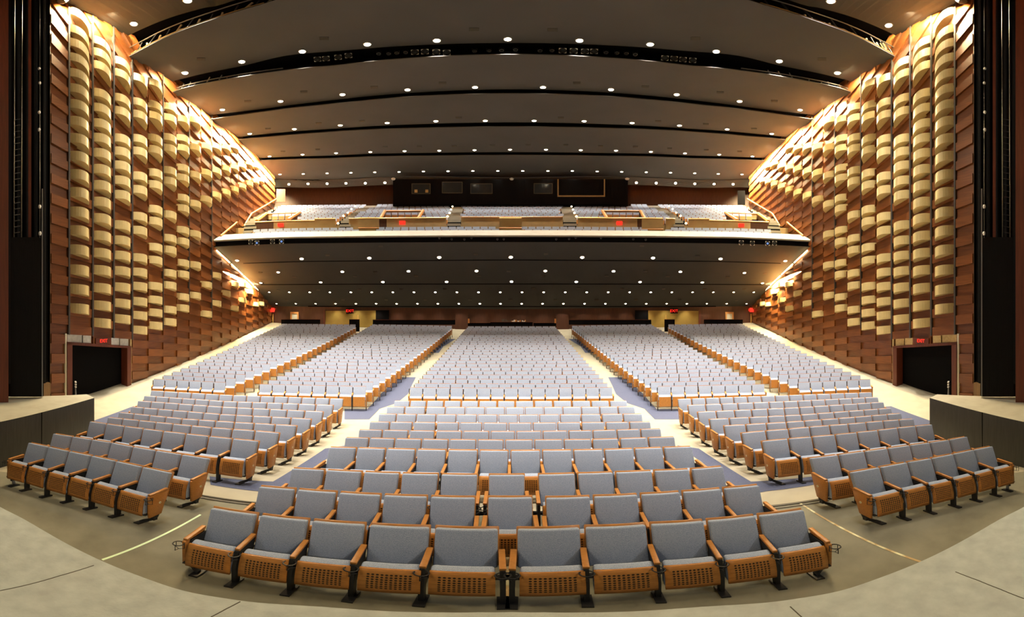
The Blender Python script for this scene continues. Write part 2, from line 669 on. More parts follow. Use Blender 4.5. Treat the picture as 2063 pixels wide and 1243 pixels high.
# dark upright strips between the columns
STRIPS = {1: 674, 2: 676, 3: 681, 4: 684, 6: 662, 8: 617, 10: 642}
n_tr = 0
for side in (-1, 1):
    for k, yb in STRIPS.items():
        n_tr += 1
        x = XB[k]
        mb = MB()
        yt = interp(x, CEILY) - 8
        hw = {1: 2.2, 2: 2.0, 3: 1.9, 4: 1.8}.get(k, 1.3)
        ys = [yb + (yt - yb) * i / 12 for i in range(13)]
        vs = []
        for Y in ys:
            for xx, o in ((x - hw, .0), (x - hw, .12), (x + hw - 1.5, .12), (x + hw - 1.5, .0)):
                vs.append(wallp(xx, Y, o, side))
        fs = [(i * 4 + a, i * 4 + a + 1, i * 4 + a + 5, i * 4 + a + 4) for i in range(12) for a in range(3)] + [(0, 1, 2, 3), (48, 49, 50, 51)]
        mb.add(vs, fs, M['strip'])
        struct(mb.build('trim_%d' % n_tr))

# proscenium post and return at the stage end of each wall
for side, nm in ((-1, 'left'), (1, 'right')):
    S = lambda v: Vector((v.x * -side, v.y, v.z))
    a = wallp(101.5, 800)
    mb = MB()
    ra = wall_r(101.5)
    p0, p1 = at_r(101.8, 805, ra - .05), at_r(88, 805, ra - .25)
    d = Vector((-1.2, .1, 0))
    ring = [p0, p1, p1 + d, p0 + d]
    mb.hexa([S(Vector((q.x, q.y, -.1))) for q in ring] + [S(Vector((q.x, q.y, 26))) for q in ring], M['pillar'])
    struct(mb.build('trim_proscenium_' + nm))
    # stage house wall far behind, black
    mb = MB()
    q0 = S(at_r(101, 800, ra + .6))
    mb.add([Vector((q0.x, q0.y, 0)), Vector((q0.x * 1.05, -12, 0)), Vector((q0.x * 1.05, -12, 27)), Vector((q0.x, q0.y, 27))], [(0, 1, 2, 3)], M['void'])
    struct(mb.build('wall_stage_' + nm))

# ------------------------------------------------------------------ setting: stepped ceiling
A_FAR = [(246, 79), (256, 73), (339, 37), (407, 17), (475, 0)]
B_NEAR = [(250, 120), (260, 113.7), (282, 102), (339, 73), (424, 41), (509, 14), (556, 0)]
B_FAR = [(338, 168), (346, 164.6), (407, 149), (492, 132), (577, 112), (700, 101), (865, 90), (1031, 86.5)]
C_NEAR = [(338, 191), (346, 187), (373, 177), (458, 159.5), (543, 146), (628, 136), (700, 129.5), (865, 115), (1031, 110)]
C_FAR = [(414, 234), (422.5, 232), (492, 224), (577, 213), (700, 198.5), (865, 185), (1031, 180)]
D_NEAR = [(414, 243), (422.5, 241), (492, 231), (577, 219.5), (700, 206.5), (865, 193), (1031, 189)]
D_FAR = [(470, 278), (478, 276.6), (577, 266), (700, 257.5), (865, 249.5), (1031, 246.5)]
E_NEAR = [(470, 284), (478, 282), (577, 273), (700, 264), (865, 258), (1031, 255.5)]
E_FAR = [(514, 320), (521, 319), (610, 315), (700, 312), (865, 308), (1031, 306.5)]
F_NEAR = [(514, 325), (521, 324), (610, 320.5), (700, 318), (865, 314.5), (1031, 313)]
F_FAR = [(550, 361), (556.5, 361), (700, 359.5), (1031, 357.6)]
G_NEAR = [(550, 362.5), (557, 362.3), (700, 361), (1031, 359.4)]
G_FAR = [(550, 378), (700, 376), (1031, 374)]


def arc_from(pxs, z, centre_y=None, n=61):
    P = [at_z(x, y, z) for x, y in pxs]
    if centre_y is not None:
        P = P + [Vector((-3.2, centre_y - .45, z)), Vector((0, centre_y, z))]
    P = P + [Vector((-p.x, p.y, p.z)) for p in reversed(P[:-1])] if abs(P[-1].x) < .5 else P + [Vector((-p.x, p.y, p.z)) for p in reversed(P)]
    return smooth_curve(P, n)


edges = {
    'a_near': [Vector((-14 + 28 * i / 60, 1.2, 23.4)) for i in range(61)],
    'a_far': arc_from(A_FAR, 21.85, 9.0),
    'b_near': arc_from(B_NEAR, 19.6, 8.6),
    'b_far': arc_from(B_FAR, 19.65), 'c_near': arc_from(C_NEAR, 18.5),
    'c_far': arc_from(C_FAR, 18.95), 'd_near': arc_from(D_NEAR, 18.5),
    'd_far': arc_from(D_FAR, 19.1), 'e_near': arc_from(E_NEAR, 18.8),
    'e_far': arc_from(E_FAR, 19.15), 'f_near': arc_from(F_NEAR, 18.85),
    'f_far': arc_from(F_FAR, 18.95), 'g_near': arc_from(G_NEAR, 18.87),
    'g_far': arc_from(G_FAR, 18.3),
}
ceil_all = MB()
UP = Vector((0, 0, .07))
for nm in 'abcdefg':
    mb = MB()
    a, b = edges[nm + '_near'], edges[nm + '_far']
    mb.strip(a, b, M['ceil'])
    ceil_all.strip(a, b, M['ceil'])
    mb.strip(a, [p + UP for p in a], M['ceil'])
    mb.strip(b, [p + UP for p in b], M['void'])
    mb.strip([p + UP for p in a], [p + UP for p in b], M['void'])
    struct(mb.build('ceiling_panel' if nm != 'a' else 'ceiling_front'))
ceil_tree = ceil_all.tree()


def push(p, d):
    q = Vector((p.x, p.y + 8, 0))
    q = q.normalized() * d
    return Vector((p.x + q.x, p.y + q.y, p.z))


# black slots between the panels
for a, b, dp in (('a_far', 'b_near', 1.6), ('b_far', 'c_near', 1.3), ('c_far', 'd_near', 1.0), ('d_far', 'e_near', .9), ('e_far', 'f_near', .8), ('f_far', 'g_near', .4)):
    hi, lo = edges[a], edges[b]
    mb = MB()
    bk = [push(p, dp) for p in lo]
    zt = hi[0].z + .5
    mb.strip([Vector((p.x, p.y, lo[0].z + .30)) for p in bk], [Vector((p.x, p.y, zt)) for p in bk], M['void'])
    mb.strip([Vector((p.x, p.y, zt)) for p in bk], [Vector((p.x, p.y, zt)) for p in [push(q, -.4) for q in hi]], M['void'])
    struct(mb.build('ceiling_slot'))

# roof over everything, so no light leaks in
mb = MB()
mb.add([Vector((-40, -14, 27)), Vector((40, -14, 27)), Vector((40, 45, 27)), Vector((-40, 45, 27))], [(0, 1, 2, 3)], M['void'])
struct(mb.build('ceiling_roof'))

# ------------------------------------------------------------------ setting: balcony
F0PX = mirror_pts([(418, 485), (426.5, 484.5), (470, 482), (560, 478), (700, 475.8), (860, 474.4), (1031, 474)])
F0 = smooth_curve([at_z(x, y, 8.75) for x, y in F0PX], 81)


def radial(P, d, z=None):
    out = []
    for p in P:
        r = math.hypot(p.x, p.y)
        k = (r + d) / r
        out.append(Vector((p.x * k, p.y * k, p.z if z is None else z)))
    return out


bal = MB()
capt = radial(F0, 1.0, 9.38)
bal.strip(F0, capt, M['white'])
bal.strip(capt, radial(F0, 1.15, 9.38), M['white'])
bal.strip(radial(F0, 1.15, 9.38), radial(F0, 1.15, 8.6), M['white'])
bal.strip(F0, radial(F0, .05, 8.66), M['white'])
front_lo = radial(F0, .25, 8.36)
bal.strip(radial(F0, .05, 8.66), radial(F0, .25, 8.66), M['void'])
bal.strip(radial(F0, .25, 8.66), front_lo, M['void'])
struct(bal.build('trim_balcony_front'))
deck = MB()
lv = [(1.15, 8.7), (3.25, 8.9)]
deck.strip(radial(F0, 1.15, 8.7), radial(F0, 3.3, 8.9), M['cream'])
deck.strip(radial(F0, 3.3, 8.9), radial(F0, 3.3, 10.5), M['tan'])
NT, T0, TZ0, TP, TR = 11, 3.5, 10.5, .9, .455
for i in range(NT):
    o0, o1 = T0 + TP * i, T0 + TP * (i + 1)
    deck.strip(radial(F0, o0, TZ0 + TR * i), radial(F0, o1, TZ0 + TR * i), M['cream'])
    deck.strip(radial(F0, o1, TZ0 + TR * i), radial(F0, o1, TZ0 + TR * (i + 1)), M['void'])
deck.strip(radial(F0, 3.3, 10.5), radial(F0, T0, 10.5), M['cream'])
deck.strip(radial(F0, T0 + TP * NT, TZ0 + TR * NT), radial(F0, T0 + TP * NT + 1.6, TZ0 + TR * NT), M['cream'])
struct(deck.build('floor_balcony'))

# soffit under the balcony
RW = smooth_curve([Vector(p) for p in ((-24, 22.2, 0), (-21.5, 22.9, 0), (-15, 25.0, 0), (-8, 26.7, 0), (0, 27.3, 0), (8, 26.7, 0), (15, 25.0, 0), (21.5, 22.9, 0), (24, 22.2, 0))], 81)


def rear_at(x):
    th = (x - CX) / FPX
    best = min(RW, key=lambda p: abs(math.atan2(p.x, p.y) - th))
    i = RW.index(best)
    lo, hi = RW[max(i - 1, 0)], RW[min(i + 1, 80)]
    # intersection of the sight line with the wall segment
    for a, b in ((lo, best), (best, hi)):
        d = b - a
        s = Vector((math.sin(th), math.cos(th), 0))
        den = d.x * s.y - d.y * s.x
        if abs(den) < 1e-9:
            continue
        u = (-a.x * s.y + a.y * s.x) / den
        if -1e-6 <= u <= 1 + 1e-6:
            q = a + d * u
            return math.hypot(q.x, q.y)
    return math.hypot(best.x, best.y)


ZREAR = [EYE + math.hypot(p.x, p.y) * math.tan((CY - interp(CX + FPX * math.atan2(p.x, p.y), mirror_pts([(500, 617), (560, 617), (1031, 623)]))) / FPX) for p in RW]
sof = MB()
NS = 12
grid = []
for k in range(NS + 1):
    row = []
    for i in range(81):
        a = front_lo[i]
        b = Vector((RW[i].x, RW[i].y, ZREAR[i]))
        row.append(a.lerp(b, k / NS))
    grid.append(row)
for k in range(NS):
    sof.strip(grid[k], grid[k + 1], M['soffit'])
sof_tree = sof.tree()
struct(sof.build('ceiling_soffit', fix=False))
gv = MB()
for pxs in (mirror_pts([(490, 530), (620, 526), (1031, 523.2)]), mirror_pts([(525, 573), (700, 572), (1031, 571.6)]), mirror_pts([(548, 616.5), (700, 617), (1031, 617.2)])):
    top, bot = [], []
    for i in range(41):
        x = pxs[0][0] + (pxs[-1][0] - pxs[0][0]) * i / 40
        y = interp(x, pxs)
        p, _n = hit(x, y - .9, sof_tree)
        q, _n = hit(x, y + .9, sof_tree)
        if p is None or q is None:
            continue
        top.append(p - Vector((0, 0, .02)))
        bot.append(q - Vector((0, 0, .02)))
    gv.strip(top, bot, M['void'])
struct(gv.build('ceiling_groove', fix=False))

# rear walls
rw = MB()
rw.strip([Vector((p.x, p.y, .5)) for p in RW], [Vector((p.x, p.y, 8.5)) for p in RW], M['rearwood'])
rear_tree = rw.tree()
struct(rw.build('wall_rear'))
RB = radial(F0, T0 + TP * NT + 1.6, 0)
rb = MB()
rb.strip([Vector((p.x, p.y, 14.0)) for p in RB], [Vector((p.x, p.y, 19.2)) for p in RB], M['rearwood'])
brear_tree = rb.tree()
struct(rb.build('wall_balcony_rear'))

# ------------------------------------------------------------------ doors in the side walls, with their surrounds
def wall_slab(mb, xs, yt, yb, m, o0, o1, side, ):
    """board lying on a side wall: picture x range, top/bottom picture heights at both ends, from offset o0 to o1"""
    (xa, xb), (ya, yb_), (za, zb) = xs, yt, yb
    ring = []
    for o in (o0, o1):
        ring += [wallp(xa, za, o, side), wallp(xb, zb, o, side), wallp(xb, yb_, o, side), wallp(xa, ya, o, side)]
    mb.hexa(ring, m)


def text_mesh(txt, size, depth=.01):
    cu = bpy.data.curves.new('lettering', 'FONT')
    cu.body = txt
    cu.size = size
    cu.extrude = depth
    cu.align_x = 'CENTER'
    cu.align_y = 'CENTER'
    o = bpy.data.objects.new('lettering', cu)
    COL.objects.link(o)
    bpy.context.view_layer.update()
    me = bpy.data.meshes.new_from_object(o.evaluated_get(bpy.context.evaluated_depsgraph_get()))
    bpy.data.objects.remove(o)
    bpy.data.curves.remove(cu)
    me.name = 'letters'
    me.materials.clear()
    me.materials.append(M['red'])
    return me


EXIT = text_mesh('EXIT', 1.0, .02)


def exit_sign(loc, nrm, h, label, board=M['redwood'], w=None, group=None):
    """h = height of the letters"""
    z = Vector((0, 0, 1))
    nrm = Vector((nrm.x, nrm.y, 0)).normalized()
    x = z.cross(nrm)
    rot = Matrix((x, z, nrm)).transposed().to_4x4()
    t = thing('exit_sign', label, 'sign', loc, 0, group)
    t.matrix_world = Matrix.Translation(loc) @ rot
    mb = MB()
    mb.box((0, 0, -.03), (w or h * 3.0, h * 1.7, .05), board)
    mb.build('backplate', t)
    o = link('letters', EXIT, t)
    o.scale = (h * 1.35, h * 1.35, h)
    return t


for side, nm, dn in ((-1, 'left', 1), (1, 'right', 2)):
    d = MB()
    # recess behind the opening
    xa, xb = 141, 252
    q = [wallp(xa - 5, 812, .0, side), wallp(xb + 8, 798, .0, side), wallp(xb + 8, 690, .0, side), wallp(xa - 5, 684, .0, side)]
    bk = [p - (WN if side < 0 else Vector((-WN.x, WN.y, 0))) * .35 for p in q]
    d.add(q + bk, [(4, 5, 6, 7), (0, 1, 5, 4), (1, 2, 6, 5), (2, 3, 7, 6), (3, 0, 4, 7)], M['void'])
    wall_slab(d, (131.8, 141.5), (688, 689), (809, 808), M['redwood'], -.25, .16, side)
    wall_slab(d, (251.8, 259.8), (697.5, 698.2), (797.5, 796.5), M['redwood'], -.25, .16, side)
    wall_slab(d, (131.8, 259.8), (688.5, 696.8), (694.2, 701.2), M['redwood'], -.25, .16, side)
    # bare edges where the panelling has been cut away
    wall_slab(d, (128.8, 132.0), (672, 672), (808, 808), M['paper'], 0, .1, side)
    wall_slab(d, (259.6, 262.2), (683, 683), (796, 796), M['oldply'], 0, .1, side)
    o = struct(d.build('door_%d' % dn))
    bm_ = M['plaster'] if side < 0 else M['oldply']
    pb2 = MB()
    for x0, x1, y0, y1 in ((133, 162, 673.5, 688.5), (164.5, 180.5, 675.5, 690), (221.5, 237, 680.5, 694), (238.8, 255.5, 682, 695.5)):
        wall_slab(pb2, (x0, x1), (y0, y0 + (x1 - x0) * .05), (y1, y1 + (x1 - x0) * .05), bm_, .02, .10, side)
    struct(pb2.build('trim_door_' + nm))
    c = wallp(204 if side < 0 else 203, 686.5, .17, side)
    n = Vector((WN.x * (-side), WN.y, 0))
    exit_sign(c, n, .155, 'red EXIT sign above the open doorway in the %s wall beside the stage' % nm, w=.85)

# folded stand leaning in each doorway
for side, nm in ((-1, 'left'), (1, 'right')):
    base = wallp(145, 806, .25, side)
    t = thing('folded_stand', 'pale folded metal stand leaning in the %s doorway by the jamb' % nm, 'stand', base)
    mb = MB()
    sx = -side
    mb.tube([(0, 0, 0), (-.05 * sx, 0, .75)], .02, M['grey'])
    mb.tube([(.22 * sx, 0, 0), (-.02 * sx, 0, .75)], .02, M['grey'])
    mb.build('frame', t)
    mb = MB()
    for k in range(3):
        mb.box((.02 * sx, 0, .62 + .1 * k), (.16, .06, .05), M['pale'])
    mb.build('clamp', t)

# ------------------------------------------------------------------ gold shells on the side walls
SH = [
    [12, 48, 76, 105.6, 137, 168, 200, 234, 269, 305, 342, 378, 417, 454.5, 493, 533, 572, 610.5],
    [71, 95, 121, 177, 207, 238.5, 268, 298.6, 331, 363.4, 397, 430, 465, 499.6, 534, 569.7, 605, 640],
    [112, 137, 187, 213.4, 269, 295.4, 323.7, 354, 383, 444, 474.5, 505, 536, 568.7, 601, 632.5],
    [146, 195.6, 220.7, 270, 295.4, 345.6, 373, 427, 455, 510, 539, 567.6, 598, 626, 655.5],
    [156, 201, 223, 269, 292, 339, 363, 412.6, 436.6, 489, 515, 567.6, 595, 621, 647],
    [206, 228, 268, 289.5, 334.5, 355.5, 423.5, 471, 494.5, 541.5, 566.3, 615.3, 640],
    [231, 270, 289.5, 329.5, 349.5, 390, 411, 455, 478, 521.5, 544.3, 590, 612.5],
    [233, 288, 343.5, 402, 463, 525.7, 587.5],
    [286, 339, 393, 566, 625],
    [286, 335, 384.4, 547.5, 604],
    [288, 331, 379, 584],
    [287, 328.6, 373.5, 566, 615],
    [326, 367.4, 567, 598.6],
    [322, 363, 582],
    [327.6, 359, 608],
    [357, 607],
]
BALC_Y = 480
HC = 24.0
n_shell = 0
for side, nm in ((-1, 'left'), (1, 'right')):
    for k, tops in enumerate(SH):
        xa, xb = XB[k + 1], XB[k + 2]
        wpx = xb - xa
        xa += wpx * .02
        xe = xb - wpx * .15
        up = [y for y in tops if k < 8 or y < BALC_Y]
        for y0 in tops:
            xk = XB[k + 1]
            hc = HC * cosw(xk) * interp(y0, [(0, .80), (340, 1.0)])
            m0 = slope_at((xa + xb) / 2, y0)
            below = k >= 8 and y0 > BALC_Y
            lst = [y for y in tops if y > BALC_Y] if below else up
            mb = MB()
            NU = 12
            top_i, top_o, bot_i, bot_o = [], [], [], []
            dep = .44 if k < 9 else .36
            for i in range(NU + 1):
                u = i / NU
                x = xa + (xe - xa) * u
                dpt = .03 + dep * (1 - abs(2 * u - 1) ** 2.2)
                Yt = y0 + m0 * (x - xa)
                for L, Y, o in ((top_i, Yt, .0), (top_o, Yt, dpt), (bot_i, Yt + hc, .0), (bot_o, Yt + hc, dpt)):
                    L.append(wallp(x, Y, o, side))
            n = NU + 1
            vs = top_i + top_o + bot_i + bot_o
            fs = []
            for i in range(NU):
                fs.append((i, i + 1, n + i + 1, n + i))
                fs.append((n + i, n + i + 1, 3 * n + i + 1, 3 * n + i))
                fs.append((2 * n + i, 3 * n + i, 3 * n + i + 1, 2 * n + i + 1))
                fs.append((i, 2 * n + i, 2 * n + i + 1, i + 1))
            fs.append((0, n, 3 * n, 2 * n))
            fs.append((NU, 2 * n + NU, 3 * n + NU, n + NU))
            mb.add(vs, fs, M['gold'])
            o = mb.build('acoustic_shell')
            i = lst.index(y0) + 1
            if below:
                lab = 'gold shell below the balcony, %s from top in %s column from stage, %s wall' % (ORD[i], ORD[k + 1], nm)
            else:
                lab = 'gold wall shell, %s from the top in the %s column from stage, %s wall' % (ORD[i], ORD[k + 1], nm)
            tag(o, lab, 'wall panel', 'gold acoustic shells on the %s wall' % nm)
            n_shell += 1

# ------------------------------------------------------------------ warm light along the tops of the side walls
def wall_strip(p, q, off, dz, energy, side, tilt, w=.15, color=(1, .77, .42)):
    a, b = wallp(*p, off, side), wallp(*q, off, side)
    a.z += dz
    b.z += dz
    d = bpy.data.lights.new('cove_light', 'AREA')
    d.shape = 'RECTANGLE'
    L = (b - a).length
    d.size, d.size_y = L, w
    d.energy = energy * L
    d.color = color
    d.spread = math.radians(150)
    o = bpy.data.objects.new('cove_light', d)
    COL.objects.link(o)
    x = (b - a).normalized()
    n = Vector((WN.x * (-side), WN.y, 0))
    aim = (Vector((0, 0, -1)) - n * tilt).normalized()
    z = -aim
    y = z.cross(x).normalized()
    x = y.cross(z).normalized()
    o.matrix_world = Matrix.Translation((a + b) / 2) @ Matrix((x, y, z)).transposed().to_4x4()
    return o


for side in (-1, 1):
    for p, q in (((128, 2), (250, 72)), ((264, 110), (344, 163)), ((350, 186), (420, 229)), ((426, 240), (475, 273)), ((481, 281), (518, 316)), ((523, 322), (552, 357))):
        wall_strip(p, q, .95, -.15, K_COVE, side, .45)
    wall_strip((432, 506), (543, 611), .5, -.06, K_UNDER, side, .7)

for side, nm in ((-1, 'left'), (1, 'right')):
    a, b = wallp(431, 503.5, .14, side), wallp(544, 609.5, .14, side)
    for k in range(5):
        p, q = a.lerp(b, k / 5 + .01), a.lerp(b, (k + 1) / 5 - .012)
        mb = MB()
        mb.tube([p, q], .045, M['lensc'], 8)
        tag(mb.build('strip_lamp'), 'glowing warm strip lamp under the balcony, %s from the front along the %s wall' % (ORD[k + 1], nm), 'lamp', 'strip lamps under the balcony')

# ------------------------------------------------------------------ downlights
lamp_mb = MB()
lamp_mb.lathe([(.20, 0), (.20, -.04), (.165, -.05), (.155, -.015)], M['pale'], 20)
ring_mesh = lamp_mb.mesh('trim_ring', True)
lens_mb = MB()
lens_mb.lathe([(.155, -.012), (.155, -.035), (.10, -.055), (.0, -.06)], M['lens'], 20)
lens_mesh = lens_mb.mesh('lens', True)
spot_data = {}


def downlight(x, y, tree, energy, label, group, rad, warm=False, cone=1.35):
    p, n = hit(x, y, tree)
    if p is None:
        return
    if n.z > 0:
        n = -n
    t = thing('ceiling_light', label, 'ceiling light', p, 0, group)
    t.rotation_euler = n.to_track_quat('-Z', 'Y').to_euler()
    t.scale = (rad / .16,) * 3
    link('trim_ring', ring_mesh, t)
    link('lens', lens_mesh, t)
    key = (energy, warm, cone)
    if key not in spot_data:
        d = bpy.data.lights.new('downlight_beam', 'SPOT')
        d.energy = energy
        d.color = (1, .72, .42) if warm else (1, .90, .74)
        d.spot_size = cone
        d.spot_blend = 1.0
        d.shadow_soft_size = .14
        spot_data[key] = d
    o = bpy.data.objects.new('downlight_beam', spot_data[key])
    COL.objects.link(o)
    o.location = p + Vector((0, 0, -.14))
    return t


ROWS_UP = [
    [(270, 48), (378, 1.5), (1674, 2.5), (1790, 51)],
    [(373, 146.6), (487, 124), (609, 103.5), (740, 89), (880, 81.4), (1023, 78.7), (1167.6, 81.4), (1310, 89), (1443, 103.5), (1570, 123), (1687, 146.6)],
    [(448, 220.6), (565, 203.6), (690, 190), (821, 180.5), (957, 175.4), (1094, 175.4), (1231, 180), (1363.4, 190), (1490, 203.6), (1612, 221)],
    [(503, 269), (593, 259.6), (685.5, 252), (780, 247.2), (878, 243.6), (977.6, 242.8), (1076, 242.8), (1176.7, 243.6), (1273.5, 247.2), (1369, 252.4), (1465, 260), (1555, 269)],
    [(543, 314.6), (609.4, 311), (677, 308), (746, 305.8), (815, 304), (885, 303), (956, 302), (1027.5, 301), (1100, 301), (1170, 302), (1241, 303), (1311.5, 305.4), (1380, 308.6), (1449, 311), (1516, 314.6)],
    [(564, 351), (611, 350), (659, 348.7), (707, 347.6), (755, 346.7), (804, 346), (853, 345), (902.6, 344.5), (952.6, 344), (1003, 344), (1053, 344), (1104, 344), (1153, 344), (1203, 345), (1252.5, 345.8), (1302, 346.5), (1351, 347.5), (1399.7, 348.6), (1447, 350), (1495, 351)],
    [(582, 371), (620.5, 370), (659, 369.7), (697, 369), (736, 369), (775.5, 368), (1282, 368), (1322, 368.7), (1361, 369), (1399.7, 370), (1438.6, 370.5), (1477, 371)],
]
for i, row in enumerate(ROWS_UP):
    for j, (x, y) in enumerate(row):
        n = len(row)
        sd, o = ('left', j + 1) if j < (n + 1) // 2 else ('right', n - j)
        lab = 'lit downlight, %s from the %s wall in the %s ceiling row from the stage' % (ORD[o], sd, ORD[i + 1])
        e = K_TIER if i == 6 else K_DOWN * (2, 1.8, 1.3, .9, .75, .75)[i]
        downlight(x, y, ceil_tree, e, lab, 'downlights in the stepped ceiling', (.16, .15, .15, .15, .14, .13, .13)[i], warm=(i == 3 and j == 7), cone=1.05 if i < 3 else 1.35)
ROWS_DN = [
    [(477.7, 524.4), (607.7, 521), (744, 519.5), (885, 518), (1029, 517.7), (1173, 518), (1315.6, 519.2), (1451.7, 521), (1582, 525.3)],
    [(560.6, 548), (689.7, 547), (823, 546), (960, 545.4), (1098.6, 545.4), (1236, 546), (1370.6, 547), (1499.7, 549.4)],
    [(525.4, 569.5), (646, 568.3), (771.4, 567.7), (899.7, 567.3), (1030.5, 566.9), (1161, 567.3), (1289.5, 567.7), (1414.8, 568.6), (1536, 570)],
    [(x, 588.5) for x in (542.5, 583, 624, 664.7, 706.9, 749, 791.5, 834, 877, 920.5, 964, 1007.8, 1051.7, 1095.4, 1138.7, 1182, 1225.4, 1268.4, 1311, 1353.5, 1395.3, 1437, 1478, 1518.6)],
    [(x, 611.6) for x in (557, 596, 636, 676, 717, 757.8, 799, 841, 882, 924.4, 966.7, 1008.4, 1050.9, 1093, 1135, 1177.7, 1219.6, 1260.3, 1302, 1343, 1383.7, 1424, 1464, 1504)],
]
for i, row in enumerate(ROWS_DN):
    for j, (x, y) in enumerate(row):
        n = len(row)
        sd, o = ('left', j + 1) if j < (n + 1) // 2 else ('right', n - j)
        lab = 'lit downlight under the balcony, %s from the %s wall in the %s row back' % (ORD[o], sd, ORD[i + 1])
        downlight(x, y, sof_tree, K_SOFFIT * (.9, .8, .8, .8, .6)[i], lab, 'downlights under the balcony', (.125, .115, .115, .085, .085)[i], cone=1.8)

# dark vents and speaker grilles in the ceiling
vent_mb = MB()
vent_mb.box((0, 0, -.012), (.5, .34, .03), M['vent'])
for k in range(5):
    vent_mb.box((0, -.13 + .065 * k, -.03), (.46, .03, .015), M['seam'])
vent_mesh = vent_mb.mesh('vent')
VENTS = [
    [(405, 119), (653, 77.5), (955, 59), (1113, 60), (1401, 77.5), (1656, 119)],
    [(499, 204), (612, 185), (754, 175.5), (891.5, 167), (1162, 167), (1300, 174.5), (1451, 186), (1560, 203.5)],
    [(540, 259.5), (642, 248), (729, 244), (924, 237), (1130, 237), (1326, 244), (1422, 250), (1519, 259.5)],
    [(570, 305), (640, 301), (776, 296), (845, 295), (915, 294), (992, 292.6), (1064, 292), (1140, 292), (1210, 294), (1280, 295.5), (1349, 299), (1423, 302), (1490, 305)],
]
VENT_DN = [
    [(767, 495.5), (660, 514), (958.5, 512.5), (1100, 511.5), (1293, 495), (1405, 516)],
    [(525, 549), (756, 548), (1024.6, 546.5), (1300, 546.5), (1541, 551)],
    [(593, 558), (715, 556.5), (838, 556), (965, 556), (1094, 556), (1222, 556), (1345, 557), (1466, 558)],
    [(561, 585), (641, 584), (724, 583), (808, 582.7), (896, 582), (986, 581.5), (1074, 581), (1165, 581), (1253, 581.5), (1337, 582), (1419, 582.7), (1499, 583)],
    [(578, 604), (691, 604), (778, 604), (857, 604), (947, 604), (1028.6, 604), (1119, 604), (1202, 604), (1281, 604), (1369, 604), (1484, 605)],
]
for grp, trees, where in ((VENTS, ceil_tree, 'in the stepped ceiling'), (VENT_DN, sof_tree, 'in the soffit under the balcony')):
    for i, row in enumerate(grp):
        for j, (x, y) in enumerate(row):
            p, n = hit(x, y, trees)
            if p is None:
                continue
            if n.z > 0:
                n = -n
            o = link('ceiling_vent', vent_mesh)
            o.location = p
            o.rotation_euler = (0, 0, -math.atan2(p.x, p.y))
            ez = -n
            ex = Vector((math.cos(-math.atan2(p.x, p.y)), math.sin(-math.atan2(p.x, p.y)), 0))
            ey = ez.cross(ex).normalized()
            ex = ey.cross(ez).normalized()
            s = .62 if grp is VENT_DN else .8
            o.matrix_world = Matrix.Translation(p) @ Matrix((ex, ey, ez)).transposed().to_4x4() @ Matrix.Scale(s, 4)
            nn = len(row)
            sd, od = ('left', j + 1) if j < (nn + 1) // 2 else ('right', nn - j)
            if grp is VENTS:
                lab = 'small dark ceiling vent, %s from %s in the %s row from stage, stepped ceiling' % (ORD[od], sd, ORD[i + 1])
            else:
                lab = 'small dark vent under the balcony, %s from %s wall in %s row back' % (ORD[od], sd, ORD[i + 1])
            tag(o, lab, 'vent', 'small vents ' + where)

# ------------------------------------------------------------------ seats
SW = .56            # width of the seat as modelled


